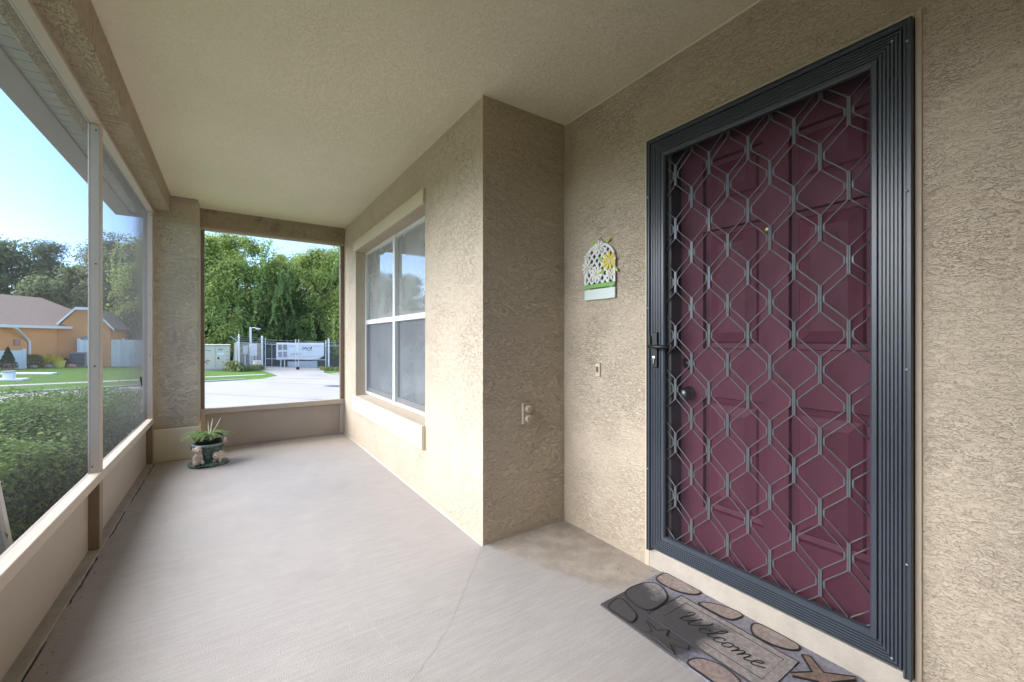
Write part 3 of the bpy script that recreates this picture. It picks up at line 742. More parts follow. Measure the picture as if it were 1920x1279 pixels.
M['mat_panel'] = m_mat('mat_panel', (.33, .295, .28)); M['mat_stone'] = m_mat('mat_stone', (.29, .275, .27)); M['mat_rubber'] = plain('black_rubber', (.016, .016, .018), .7, .2, bump=.001)
def mw(u, v): return (1.318 + v, 1.300 - u)
def cr(pts, n=6, closed=True):
    o = []; N = len(pts)
    rngk = range(N) if closed else range(N-1)
    for i in rngk:
        g = lambda k: pts[k % N] if closed else pts[max(0, min(N-1, k))]
        p0, p1, p2, p3 = g(i-1), g(i), g(i+1), g(i+2)
        for k in range(n):
            t_ = k/n; o.append(tuple(.5*((2*p1[d]) + (-p0[d]+p2[d])*t_ + (2*p0[d]-5*p1[d]+4*p2[d]-p3[d])*t_*t_ + (-p0[d]+3*p1[d]-3*p2[d]+p3[d])*t_**3) for d in (0,1)))
    if not closed: o.append(pts[-1])
    return o
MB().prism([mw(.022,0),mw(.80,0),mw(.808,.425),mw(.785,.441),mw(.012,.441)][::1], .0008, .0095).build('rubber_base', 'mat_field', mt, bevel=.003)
zk = [0]
def motif(name, uv, mat, smooth=True, w=.0045, depth=.0125):
    pts = cr(uv, 6) if smooth else uv
    pts = [(min(max(u, .014), .79), min(max(v, .004), .436)) for u, v in pts]
    clean = [p_ for i, p_ in enumerate(pts) if (Vector(p_) - Vector(pts[i-1])).length > .0008]
    zk[0] += 1
    loop = [(*mw(*p_), .0100) for p_ in clean] + [(*mw(*clean[0]), .0100)]
    poly = [mw(*p_) for p_ in clean]
    o = MB().prism(poly, .004, depth + zk[0]*.00004).build(name, mat, mt)
    MB().tube(loop, w, 5).build('outline', 'mat_rubber', o)
    return o
FO = [(.182,.335),(.192,.107),(.600,.103),(.630,.12),(.640,.336)]
FO = [(.185,.335),(.185,.107),(.645,.107),(.645,.335)]; FI = [(.230,.304),(.230,.150),(.610,.150),(.610,.304)]
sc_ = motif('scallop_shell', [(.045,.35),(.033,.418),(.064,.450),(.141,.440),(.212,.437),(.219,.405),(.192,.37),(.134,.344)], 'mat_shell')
for k in range(7):
    a_ = -2.75 + k*.36; MB().tube([(*mw(.200, .405), .0130), (*mw(.195 - .125*math.cos((k-3)*.24), .403 - .10*math.sin((k-3)*.24) - .012), .0130)], .0008, 4).build('shell_ridge', 'mat_panel', sc_)
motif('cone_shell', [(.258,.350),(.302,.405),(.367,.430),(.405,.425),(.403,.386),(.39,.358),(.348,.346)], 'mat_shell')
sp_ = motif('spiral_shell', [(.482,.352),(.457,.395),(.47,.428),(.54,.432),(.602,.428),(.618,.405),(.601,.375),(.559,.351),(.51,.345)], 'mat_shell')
for r_ in (.012, .022, .032):
    MB().tube([(*mw(.535 + r_*1.6*math.cos(a_), .390 + r_*math.sin(a_)), .0132) for a_ in np.linspace(.4, 5.6, 16)], .0009, 4).build('shell_ridge', 'mat_panel', sp_)
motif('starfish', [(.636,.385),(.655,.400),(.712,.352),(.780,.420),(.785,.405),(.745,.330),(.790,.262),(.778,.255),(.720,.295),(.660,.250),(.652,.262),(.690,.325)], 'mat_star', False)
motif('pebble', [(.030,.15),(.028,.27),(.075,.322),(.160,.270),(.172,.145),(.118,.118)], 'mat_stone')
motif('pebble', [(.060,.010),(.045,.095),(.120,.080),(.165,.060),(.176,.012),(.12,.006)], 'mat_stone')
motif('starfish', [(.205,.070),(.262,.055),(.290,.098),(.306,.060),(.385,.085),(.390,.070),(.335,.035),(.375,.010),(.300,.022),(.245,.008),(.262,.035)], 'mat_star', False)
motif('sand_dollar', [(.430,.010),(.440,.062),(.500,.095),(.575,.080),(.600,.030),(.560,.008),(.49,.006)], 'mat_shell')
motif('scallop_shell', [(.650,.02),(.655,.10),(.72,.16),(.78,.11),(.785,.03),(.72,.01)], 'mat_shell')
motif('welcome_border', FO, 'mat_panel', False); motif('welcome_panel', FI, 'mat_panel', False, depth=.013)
L = [[(0,1.6),(.05,2.05),(.35,2.15),(.5,1.6),(.45,.8),(.6,.08),(.95,.2),(1.25,1.0),(1.4,1.9),(1.33,.9),(1.5,.08),(1.9,.3),(2.3,1.2),(2.35,2.1),(2.15,2.2)],
     [(2.4,.35),(2.95,.65),(3.1,.95),(2.88,1.1),(2.62,.7),(2.7,.12),(3.0,0),(3.4,.4),(3.8,1.5),(3.8,2.25),(3.58,2.1),(3.5,.7),(3.65,.05),(4.0,.35)],
     [(4.75,.8),(4.5,1.05),(4.18,.7),(4.2,.15),(4.5,0),(4.95,.45)],
     [(5.35,1.0),(5.05,.75),(5.05,.2),(5.3,0),(5.62,.35),(5.55,.85),(5.35,1.0),(5.75,.85),(6.0,1.0),(6.1,.5),(6.1,0)],
     [(6.1,.2),(6.3,.85),(6.55,1.0),(6.62,.6),(6.6,0),(6.8,.75),(7.05,1.0),(7.15,.6),(7.15,.15),(7.35,0),(7.75,.4),(8.1,.7),(8.2,1.0),(7.98,1.1),(7.72,.7),(7.8,.12),(8.1,0),(8.7,.5)]]
lt = MB()
for s_ in L:
    pts = [(x + .32*y, y) for x, y in s_]; pts = cr(pts, 5, False)
    lt.tube([(*mw(.252 + x*.0385, .188 + y*.0385), .0137) for x, y in pts], .0023, 5)
lt.build('welcome_lettering', 'mat_rubber', mt)

# ------------------------------------------------------------------ planter and fern
PX, PY = -.165, 4.72
pn = thing('figurine_planter', 'mossy green planter with small sitting animal figures by the pillar', 'planter', (PX, PY, 0))
def m_moss():
    t = NT('mossy_resin'); c = t.mix(t.ramp(t.noise(42, 4, .7), .38, .64), (.025, .055, .045), (.16, .26, .21)); c = t.mix(t.ramp(t.noise(24, 4), .55, .7, 0, .6), c, (.30, .32, .28))
    t.color(c); t.rough(.6); t.bump(t.noise(50, 4), .014); return t.m
M['moss'] = m_moss()
M['rimgrey'] = plain('weathered_rim', (.20, .26, .26), .6, .2, 30)
M['fur'] = plain('painted_fur', (.50, .43, .38), .7, .55, 45, bump=.004, bscale=110)
M['furpink'] = plain('painted_pink_fur', (.52, .36, .29), .7, .2, 30)
M['innerpot'] = plain('black_nursery_pot', (.018, .014, .018), .5, .2)
M['soil'] = plain('potting_soil', (.05, .035, .025), .95, .4, 40, bump=.01)
rg = []
for r_, z in ((1.0, 0), (1.04, .012), (.98, .028), (.7, .036)):
    rg.append([(PX + .158*r_*(1+.06*math.sin(3*t_+1))*math.cos(t_), PY + .125*r_*(1+.05*math.sin(4*t_))*math.sin(t_), .001 + z) for t_ in np.linspace(0, 2*math.pi, 28, endpoint=False)])
MB().loft(rg).build('base', 'moss', pn, smooth=True)
MB().lathe((PX, PY, .03), [(.082,0),(.080,.03),(.094,.08),(.116,.125),(.122,.145),(.112,.144),(.10,.11)], 24).build('urn', 'moss', pn, smooth=True)
MB().lathe((PX, PY, .160), [(.114,0),(.126,.004),(.128,.014),(.118,.020),(.110,.012)], 24).build('rim', 'rimgrey', pn, smooth=True)
def critter(name, x, y, z, rot, s=1.0, sit=True):
    b_ = MB(); c, q = math.cos(rot), math.sin(rot)
    def W(a, e): return (x + s*(a*c - e*q), y + s*(a*q + e*c))
    def B(a, e, h, r1, r2=None, r3=None): b_.ball((*W(a, e), z + s*h), s*r1, s*(r2 or r1), s*(r3 or r1), 12, 8, rot)
    if sit:
        B(-.005,0,.042,.042,.040,.050); B(.012,0,.075,.030,.030,.035); B(.022,0,.118,.034,.034,.030); B(.050,0,.110,.018,.018,.014)
        B(.035,.03,.018,.026,.016,.018); B(.035,-.03,.018,.026,.016,.018); B(.005,.036,.108,.012,.009,.034); B(.005,-.036,.108,.012,.009,.034)
        B(.036,.022,.06,.012,.012,.03); B(.036,-.022,.06,.012,.012,.03)
    else:
        B(-.045,0,.045,.052,.040,.042); B(.0,0,.042,.038,.034,.036); B(.045,0,.062,.034,.034,.032); B(.074,0,.054,.017,.020,.015)
        B(.035,.03,.088,.010,.013,.016); B(.035,-.03,.088,.010,.013,.016); B(.03,.026,.016,.024,.014,.016); B(.03,-.026,.016,.024,.014,.016); B(-.06,.03,.018,.028,.014,.018)
    o = b_.build(name, 'fur', pn, smooth=True)
    rm = o.modifiers.new('remesh', 'REMESH'); rm.mode = 'VOXEL'; rm.voxel_size = .0045; rm.use_smooth_shade = True
    sm = o.modifiers.new('smooth', 'SMOOTH'); sm.iterations = 4; sm.factor = .5
    e = MB()
    hx, hz = (.046, .125) if sit else (.068, .072)
    for k in (1, -1): e.ball((*W(hx, .014*k), z + s*hz), .0045, n=6, m=4)
    e.ball((*W(hx+.018, 0), z + s*(hz-.012)), .006, n=6, m=4)
    e.build('face', 'innerpot', o)
critter('animal_figure', PX-.075, PY-.085, .03, R(-75), 1.0, True)
critter('animal_figure', PX+.085, PY-.07, .03, R(-110), .95, False)
critter('animal_figure', PX+.125, PY-.02, .165, R(-60), .55, True)
lv_ = MB()
for k in range(90):
    t_ = random.uniform(0, 2*math.pi); z = random.uniform(.05, .17); r_ = .10 + .025*(z-.05)/.12 + .004
    lv_.ball((PX + r_*math.cos(t_), PY + r_*math.sin(t_), z), .009, .009, .006, 5, 3)
lv_.build('moulded_ivy', 'moss', pn)
pn.scale = (.95, .95, 1.13)
ft = thing('potted_fern', 'bright green fern in a black nursery pot set in the planter', 'plant', (PX, PY, .17))
MB().lathe((PX, PY, .14), [(.085,0),(.104,.085),(.118,.087),(.122,.108),(.114,.110),(.104,.094)], 24).build('nursery_pot', 'innerpot', ft, smooth=True)
MB().lathe((PX, PY, .215), [(.097,0),(.096,.012),(.03,.018)], 18).build('soil', 'soil', ft)
for k in range(85):
    t_ = random.uniform(0, 2*math.pi); Lf = random.uniform(.07, .20); up = random.uniform(.25, .9); fm = MB()
    pts = []
    for i in range(9):
        q = i/8; r_ = .01 + Lf*q*math.cos(up*.6); z = .235 + Lf*(up*q - (up*.85+.1)*q*q*.9)
        pts.append(Vector((PX + r_*math.cos(t_), PY + r_*math.sin(t_), z)))
    fm.tube(pts, [.0014]*8 + [.0006], 4)
    side = Vector((-math.sin(t_), math.cos(t_), 0))
    for i in range(1, 9):
        wl_ = .026*(1 - .75*abs(i/8 - .35)) ; d = (pts[i]-pts[i-1])
        for sg in (1, -1):
            tip = pts[i] + side*sg*wl_ + d*.5 + Vector((0,0,-.004))
            fm.add([pts[i]-d*.30, pts[i] + side*sg*wl_*.5 - d*.05, tip, pts[i]+side*sg*wl_*.4 + d*.4], [(0,1,2,3)])
    fm.build('frond', 'fernleaf', ft)
for (dx, dy, dz) in ((.035, .05, .15), (.095, .02, .155), (.0, .06, .13)):
    MB().tube([(PX+.01, PY, .215), (PX+dx*.8, PY+dy, .215+dz*.75), (PX+dx, PY+dy, .215+dz)], [.002,.004,.002], 5).build('dry_stalk', 'ivory', ft)

ft.scale = (1, 1, 1.12); ft.location.z *= 1.13
# small lizard on the screen
lz = MB(); gx = -.614
lz.tube([(gx, 4.60, .835), (gx, 4.62, .825), (gx, 4.635, .805), (gx, 4.645, .785), (gx, 4.66, .76), (gx, 4.70, .735)], [.004,.006,.007,.006,.003,.001], 8)
for (p_, q_) in (((4.622,.822),(4.60,.80)), ((4.622,.822),(4.65,.84)), ((4.643,.79),(4.615,.775)), ((4.643,.79),(4.675,.80))):
    lz.tube([(gx, *p_), (gx+.004, (p_[0]+q_[0])/2+.008, (p_[1]+q_[1])/2+.006), (gx, *q_)], [.0025,.002,.0015], 5)
o = lz.build('lizard', 'black', smooth=True); tag(o, 'small dark lizard clinging to the far left screen near its post', 'lizard')

# ------------------------------------------------------------------ foliage helpers
def leaf_object(name, C, size, mat, parent=None, aspect=.5, droop=0.0, flat=0.0, Dir=None, Nrm=None):
    """one diamond leaf per row of C (world coords); size scalar or array"""
    N = len(C); size = np.broadcast_to(np.asarray(size, float), (N,))[:, None]
    if Dir is None:
        a = rng.normal(size=(N, 3)); a[:, 2] -= droop
    else: a = Dir + rng.normal(size=(N, 3)) * .35
    a /= np.linalg.norm(a, axis=1)[:, None]
    r = rng.normal(size=(N, 3)); r[:, 2] += 0
    n = rng.normal(size=(N, 3)); n[:, 2] += flat
    if Nrm is not None: n = Nrm + .45*rng.normal(size=(N, 3))
    if Nrm is not None and Dir is None: a = np.cross(n, rng.normal(size=(N, 3))); a /= np.maximum(np.linalg.norm(a, axis=1)[:, None], 1e-6)
    b = np.cross(n, a); b /= np.maximum(np.linalg.norm(b, axis=1)[:, None], 1e-6)
    nn = np.cross(a, b)
    L = size*.5; Wd = size*.5*aspect
    off = np.zeros(3); p = parent
    while p is not None: off += np.array(p.location); p = p.parent
    C = C - off
    V = np.stack([C - a*L, C + b*Wd + nn*L*.15, C + a*L, C - b*Wd + nn*L*.15], 1).reshape(-1, 3)
    me = bpy.data.meshes.new(name); me.vertices.add(4*N); me.vertices.foreach_set('co', V.ravel())
    me.loops.add(4*N); me.loops.foreach_set('vertex_index', np.arange(4*N))
    me.polygons.add(N); me.polygons.foreach_set('loop_start', np.arange(N)*4)
    try: me.polygons.foreach_set('loop_total', np.full(N, 4))
    except Exception: pass
    me.update(calc_edges=True); me.validate()
    return link(name, me, mat, parent)
def clump_cloud(center, rad, n_clumps, per, cr_, shell=.55, flat=1.0, lower=-1.0):
    d = rng.normal(size=(n_clumps, 3)); d /= np.linalg.norm(d, axis=1)[:, None]
    d[:, 2] = np.where(d[:, 2] < lower, -d[:, 2], d[:, 2])
    rr = shell + (1 - shell) * rng.random((n_clumps, 1)) ** .6
    cc = d * rr * np.array(rad) + np.array(center)
    cs = cr_ * (.6 + .8*rng.random(n_clumps))
    P_ = rng.normal(size=(n_clumps, per, 3)); P_ /= np.linalg.norm(P_, axis=2)[:, :, None]; P_ *= (cs[:, None, None] * np.array([1, 1, .8*flat])) * (.55 + .45*rng.random((n_clumps, per, 1))) * (1 + .38*rng.normal(size=(n_clumps, per, 1)))
    nr = P_/np.maximum(np.linalg.norm(P_, axis=2)[:, :, None], 1e-6) + .5*d[:, None, :]; nr[:, :, 2] += .35
    return np.concatenate([(cc[:, None, :] + P_).reshape(-1, 3), nr.reshape(-1, 3)], 1), cc
def limb(b_, p0, p1, r0, r1, wob=.25):
    pts = []; p0 = Vector(p0); p1 = Vector(p1); n_ = 7
    for i in range(n_ + 1):
        q = i/n_; j = Vector((random.uniform(-1,1), random.uniform(-1,1), 0)) * wob * math.sin(q*math.pi)
        pts.append(p0.lerp(p1, q) + j)
    b_.tube(pts, [r0 + (r1-r0)*i/n_ for i in range(n_+1)], 7)

# hedge outside the left screens
hd = thing('hedge', 'dense clipped green hedge right outside the left screens', 'hedge', (-1.35, 3, gz(-1.3, 3)))
N = 90000
yy = rng.uniform(-1.8, 6.75, N); xx = rng.uniform(-1.95, -.80, N)
top = .69 - .012*yy + .05*np.sin(yy*3.1) + .035*np.sin(yy*7.7 + xx*5) + .03*np.sin(xx*9) - .22*np.clip(np.abs(xx+1.37)-.40, 0, 1)**1.3*2 - .3*np.clip(yy-6.2, 0, 1)
u = rng.random(N); g0 = np.array([gz(a_, c_) for a_, c_ in zip(xx, yy)])
zz = np.where(u < .5, top - np.abs(rng.normal(size=N))*.05, g0 + .08 + (top-g0-.08)*rng.random(N)**.75)
edge = rng.random(N) < .45
xx = np.where(edge & (u >= .5), np.where(rng.random(N) < .7, -.84 + .05*rng.normal(size=N) - .08*np.sin(zz*6+yy*4), -1.92 + .06*rng.normal(size=N)), xx)
xx = np.minimum(xx, -.69)
spike = rng.random(N) < .05; zz = zz + np.where(spike, rng.random(N)*.09, 0)
hn = np.stack([np.where(xx > -1.0, .9, np.where(xx < -1.75, -.9, 0.0)) * np.clip((top+.02-zz)*9, 0, 1), np.zeros(N), 1.1*(zz > top-.10) + .25], 1)
leaf_object('foliage', np.stack([xx, yy, zz], 1), rng.uniform(.018, .034, N), 'hedgeleaf', hd, .55, 0, .8, None, hn)
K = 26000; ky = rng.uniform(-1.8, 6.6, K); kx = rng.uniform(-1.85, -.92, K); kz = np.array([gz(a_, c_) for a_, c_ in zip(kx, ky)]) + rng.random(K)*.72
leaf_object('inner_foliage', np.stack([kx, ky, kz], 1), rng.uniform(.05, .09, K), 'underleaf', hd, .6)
hs = MB()
for k in range(60):
    x, y = random.uniform(-1.8, -.9), random.uniform(-1.5, 6.5); z = gz(x, y)
    limb(hs, (x, y, z-.02), (x + random.uniform(-.25,.25), y + random.uniform(-.25,.25), z + .55), .010, .004, .05)
tag(hs.build('stems', 'stem', hd), kind='stuff')
stk = MB().tube([(-.74, 2.40, .60), (-.72, 2.66, gz(-.72, 2.66)-.02)], .019, 10).build('garden_stake', 'white')
tag(stk, 'white pole leaning in the shade at the foot of the hedge', 'pole')

# ------------------------------------------------------------------ trees
def vine_tree(name, label, x, y, h, rx, ry, ncl, per, strands, base=.06, seedshift=0, mats=('vineleaf','vinestrand'), group=None, leaf=(.14,.28), lean=0):
    z = gz(x, y); t_ = thing(name, label, 'tree', (x, y, z), group)
    tb = MB(); limb(tb, (x, y, z-.1), (x+lean*.5, y, z + h*.72), .30, .12, .3)
    for k in range(6):
        a = k*1.05 + random.random(); q = random.uniform(.25, .6)
        limb(tb, (x+lean*.3*q, y, z + h*q), (x + rx*.65*math.cos(a), y + ry*.65*math.sin(a), z + h*(q+.25)), .13, .03, .2)
    tb.build('trunk', 'bark', t_)
    c1, cc = clump_cloud((x+lean, y, z + h*.56), (rx, ry, h*.43), ncl, per, h*.085, .80)
    c2, _ = clump_cloud((x-.1*rx, y-.15*ry, z + h*.27), (rx*1.02, ry, h*.26), int(ncl*.6), per, h*.07)
    C = np.concatenate([c1, c2]); keep = (C[:, 2] > z + h*base) & (C[:, 2] < z + h*1.03); C = C[keep]
    leaf_object('crown', C[:, :3], rng.uniform(leaf[0], leaf[1], len(C)), mats[0], t_, .55, .5, .6, None, C[:, 3:])
    if strands:
        S_, D_ = [], []
        for k in range(strands):
            c = cc[rng.integers(len(cc))]; d = np.array([c[0]-x, c[1]-y]); a = math.atan2(d[1], d[0])
            if math.sin(a) > .35: a = -a
            px, py, pz_ = x + lean*.4 + rx*1.04*math.cos(a), y + ry*1.04*math.sin(a), max(c[2], z + h*.35)
            Ln = random.uniform(1.0, 2.8); n_ = int(Ln*34); ph = random.uniform(0, 6); am_ = random.uniform(.1, .5)
            for i in range(n_):
                q = i/n_; zz_ = pz_ - Ln*q
                if zz_ < z + .6: break
                w_ = .075*(1-.5*q)
                S_.append((px + am_*math.sin(q*2.2+ph) + random.gauss(0, w_), py - .1 + random.gauss(0, w_*.6), zz_)); D_.append((random.gauss(0,.4), -.3, -.8))
        S_ = np.array(S_); leaf_object('hanging_vines', S_, rng.uniform(.12, .24, len(S_)), mats[1], t_, .55, 0, 0, np.array(D_))
    return t_
VT = 'vine covered trees behind the chain link fence'
vine_tree('vine_covered_tree', 'tall vine draped tree at the left of the far screen view', .55, 41.6, 11.0, 3.7, 3.0, 120, 400, 130, group=VT)
vine_tree('vine_covered_tree', 'vine draped tree behind the right end of the chain link fence', 7.2, 42.2, 10.6, 3.1, 2.8, 95, 380, 80, group=VT)
vine_tree('vine_covered_tree', 'shorter vine draped tree filling the gap at the far screen centre', 3.9, 43.8, 8.4, 2.2, 2.2, 60, 360, 20, group=VT)
vine_tree('vine_covered_tree', 'vine draped tree at the right jamb of the far screen', 9.3, 38.6, 7.8, 1.9, 1.9, 90, 190, 22, group=VT)
vine_tree('vine_covered_tree', 'dark tree hidden partly by the stucco pillar', -4.2, 46.5, 10.5, 3.4, 3.0, 150, 190, 16, group=VT)
vine_tree('vine_covered_tree', 'vine draped tree furthest right past the far screen', 13.5, 44, 11, 3.5, 3, 110, 170, 8, group=VT)
vine_tree('leafy_tree', 'tall leafy tree rising behind the gap between the vine draped trees', 6.2, 54.0, 12.6, 3.4, 2.6, 80, 300, 0, leaf=(.2,.36), group='leafy trees behind the vine covered trees')
vine_tree('leafy_tree', 'tall leafy tree showing above the right end of the fence', 11.3, 53.0, 14.2, 3.6, 2.8, 90, 300, 0, leaf=(.2,.36), group='leafy trees behind the vine covered trees')
vine_tree('leafy_tree', 'leafy tree behind the left vine draped tree', -1.6, 55.0, 13.0, 3.2, 2.6, 70, 300, 0, leaf=(.2,.36), group='leafy trees behind the vine covered trees')
def back_tree(label, x, y, h, r_, kind):
    z = gz(x, y); t_ = thing('oak_tree' if kind == 0 else 'pine_tree', label, 'tree', (x, y, z), 'trees behind the orange house')
    tb = MB(); limb(tb, (x, y, z-.1), (x, y, z + h*.9), .28, .06, .3)
    if kind == 0:
        for k in range(7):
            a = k*.9; limb(tb, (x, y, z+h*(.25+.07*k)), (x + r_*.7*math.cos(a), y + r_*.7*math.sin(a), z + h*(.45+.07*k)), .12, .03, .2)
        C, _ = clump_cloud((x, y, z + h*.6), (r_, r_, h*.40), 130, 100, h*.075, .35); C2, _ = clump_cloud((x, y, z + h*.25), (r_*1.1, r_, h*.25), 70, 90, h*.08)
        C = np.concatenate([C, C2]); C = C[C[:, 2] > z + .2]
        tb.build('trunk', 'bark', t_); leaf_object('crown', C[:, :3], rng.uniform(.28, .5, len(C)), 'oakleaf', t_, .55, .2, .5, None, C[:, 3:])
    else:
        Cs = []
        for k in range(46):
            q = random.uniform(.22, 1.0)**.8; a = random.uniform(0, 6.28); rr = r_*(1.12-q)*random.uniform(.4, 1.0) + .25
            e = (x + rr*math.cos(a), y + rr*math.sin(a), z + h*q + random.uniform(-.3, .3)); limb(tb, (x, y, z + h*q), e, .05, .015, .1)
            P_ = np.array(e) + rng.normal(size=(190, 3))*np.array([.75, .75, .28])*(.5 + .5*r_/3.5); Cs.append(P_)
            m_ = (np.array(e) + np.array((x, y, z+h*q)))/2; Cs.append(m_ + rng.normal(size=(70, 3))*np.array([.7,.7,.25]))
        C = np.concatenate(Cs); C = C[C[:, 2] > z + .2]
        tb.build('trunk', 'bark', t_); leaf_object('crown', C, rng.uniform(.25, .5, len(C)), 'pineleaf', t_, .22, 0, .3)
    return t_
BT = [(-52,60,11,5.5,0,'broad oak tree far left beyond the frame edge'),(-43,70,11.5,5,0,'oak tree left of the orange house roof'),(-36,68,12.5,4,1,'tall pine tree left of the orange house'),
      (-30,70,13.0,4.8,0,'rounded oak tree behind the orange house at the frame edge'),(-24.8,74,15.0,4.2,1,'feathery pine tree behind the ridge of the orange house'),(-21.3,72,15.4,4.6,0,'pale green oak tree behind the orange house roof'),
      (-17.8,72,15.0,3.8,1,'ragged pine tree just left of the porch screen post'),(-14.8,66,11.5,4.2,0,'low oak tree behind the screen post'),(-12.2,70,16.0,4.4,1,'tall pine tree seen through the second screen panel'),
      (-9.2,66,14.6,4.6,0,'oak tree seen through the second screen panel beside the far jamb'),(-6.6,62,14.0,4.0,1,'pine tree behind the far screen jamb'),(-62,52,10,6,0,'oak tree furthest left, seen only in the window reflection'),(-34,58,9,5,0,'oak tree reflected in the left window pane')]
for x, y, h, r_, k, lb in BT: back_tree(lb, x, y, h*(.86 if x < -14 else .95), r_, k)
# far woods and undergrowth closing the horizon
N = 26000; a = rng.uniform(R(-75), R(60), N); d = rng.uniform(78, 100, N); wx = d*np.sin(a); wy = d*np.cos(a)
wz = np.array([gz(p_, q_) for p_, q_ in zip(wx, wy)]) + rng.random(N)**.8*(8.5 + 2*np.sin(a*23) + 1.5*np.sin(a*51))
tag(leaf_object('far_woods', np.stack([wx, wy, wz], 1), rng.uniform(.9, 1.7, N), 'oakleaf', None, .7, 0, .4), kind='stuff')
N = 30000; ux = rng.uniform(-8, 16, N); uy = 40.2 + rng.random(N)*3.2 + .25*np.abs(ux-4)*0; uz = np.array([gz(p_, q_) for p_, q_ in zip(ux, uy)]) + rng.random(N)*(3.0 + .8*np.sin(ux*1.7) + .6*np.sin(ux*3.9))
tag(leaf_object('undergrowth', np.stack([ux, uy, uz], 1), rng.uniform(.12, .3, N), 'underleaf', None, .55, .3, .4), kind='stuff')
N = 24000; ux = rng.uniform(-58, -5, N); uy = 62 + rng.random(N)*4 ; uz = np.array([gz(p_, q_) for p_, q_ in zip(ux, uy)]) + rng.random(N)*(5 + 1.2*np.sin(ux*.8) + .8*np.sin(ux*2.3))
tag(leaf_object('undergrowth', np.stack([ux, uy, uz], 1), rng.uniform(.35, .7, N), 'oakleaf', None, .55, .3, .4), kind='stuff')

# ------------------------------------------------------------------ chain link compound
fc = thing('chain_link_fence', 'galvanised chain link fence with barbed arms beyond the road', 'fence', (4, 32, -.9))
FP = {'c': (.45, 29.25), 'b': (.25, 38.6), 'g1': (1.80, 32.51), 'g2': (5.80, 31.75), 'e': (12.5, 29.9)}
def post(pt, h, r_=.045, name='post'):
    z = gz(*pt); return MB().tube([(*pt, z-.05), (*pt, z+h), (*pt, z+h+.03)], [r_, r_, r_*.5], 8).build(name, 'galv', fc)
post(FP['c'], 2.15); post(FP['b'], 2.1); post(FP['g1'], 2.2, .06); post(FP['g2'], 2.2, .06); post(FP['e'], 2.1); post((9.0, 30.85), 2.1)
def span(p_, q_, h=1.72, h0=.06, par=None):
    z0_, z1_ = gz(*p_), gz(*q_)
    MB().tube([(*p_, z0_+h), (*q_, z1_+h)], .025, 6).build('top_rail', 'galv', par or fc)
    MB().add([(*p_, z0_+h0), (*q_, z1_+h0), (*q_, z1_+h), (*p_, z0_+h)], [(0,1,2,3)]).build('wire_mesh', 'chain', par or fc, fix=False)
    for k in (.12, .24, .36):
        MB().tube([(*p_, z0_+h+k), (*q_, z1_+h+k)], .006, 4).build('barbed_wire', 'galv', par or fc)
span(FP['c'], FP['g1']); span(FP['c'], FP['b']); span(FP['g2'], FP['e'])
ap = FP['c']; MB().tube([(*ap, gz(*ap)+1.72), (ap[0]-.42, ap[1], gz(*ap)+2.05)], .03, 6).build('barbed_arm', 'galv', fc)
gt = thing('chain_link_gate', 'double chain link gate at the end of the concrete driveway', 'gate', (3.8, 32.2, -.9))
def lerp2(p_, q_, t_): return (p_[0]+(q_[0]-p_[0])*t_, p_[1]+(q_[1]-p_[1])*t_)
for t0, t1 in ((.045, .49), (.535, .955)):
    p_, q_ = lerp2(FP['g1'], FP['g2'], t0), lerp2(FP['g1'], FP['g2'], t1)
    lf = MB(); zp_, zq = gz(*p_), gz(*q_)
    lf.tube([(*p_, zp_+.08), (*p_, zp_+2.1)], .03, 7); lf.tube([(*q_, zq+.08), (*q_, zq+2.1)], .03, 7)
    for k in (.12, .72, 1.70): lf.tube([(*p_, zp_+k), (*q_, zq+k)], .024, 6)
    o = lf.build('gate_leaf', 'galv', gt)
    MB().add([(*p_, zp_+.12), (*q_, zq+.12), (*q_, zq+1.7), (*p_, zp_+1.7)], [(0,1,2,3)]).build('wire_mesh', 'chain', o, fix=False)
    for k in (1.84, 1.98): MB().tube([(*p_, zp_+k), (*q_, zq+k)], .006, 4).build('barbed_wire', 'galv', o)
MB().box(3.78, 3.96, 31.9, 32.1, -.9, -.72).build('gate_stop', 'black', gt)
# dark slatted rear fence of the compound
bf = thing('compound_fence', 'dark slatted fence at the back of the fenced compound', 'fence', (5, 39.3, -1))
s0 = None
for k in range(60):
    x = .3 + k*.22
    if s0 is None:
        s0 = MB().box(x, x+.205, 39.28, 39.30, -1.35, .62).build('slat', 'slat', bf); sx = x
    else: inst(s0, (x - sx, 0, GX*(x-sx)))
for k in range(6):
    x = .25 + k*2.6; MB().tube([(x, 39.22, gz(x,39.2)), (x, 39.22, gz(x,39.2)+1.75)], .04, 6).build('post', 'galv', bf)
# generator
gn = thing('white_generator', 'white box generator with faded markings standing inside the compound', 'generator', (4.6, 36.4, -1.0))
g0_, g1_ = (2.95, 36.55), (6.28, 36.15); gd = (Vector(g1_) - Vector(g0_)).normalized(); gp = Vector((-gd.y, gd.x))
def gpt(t_, dpt, z): return (g0_[0] + gd.x*t_ + gp.x*dpt, g0_[1] + gd.y*t_ + gp.y*dpt, z)
GL = (Vector(g1_) - Vector(g0_)).length
sd_ = [(0, -.40), (2.95, -.40), (GL-.02, -.12), (GL-.02, .88), (0, .90)]
n_ = len(sd_)
MB().add([gpt(t_, 0, z) for t_, z in sd_] + [gpt(t_, 1.3, z) for t_, z in sd_], [tuple(range(n_)), tuple(range(2*n_-1, n_-1, -1))] + [(i, (i+1) % n_, n_+(i+1) % n_, n_+i) for i in range(n_)]).build('body', 'offwhite', gn, bevel=.02)
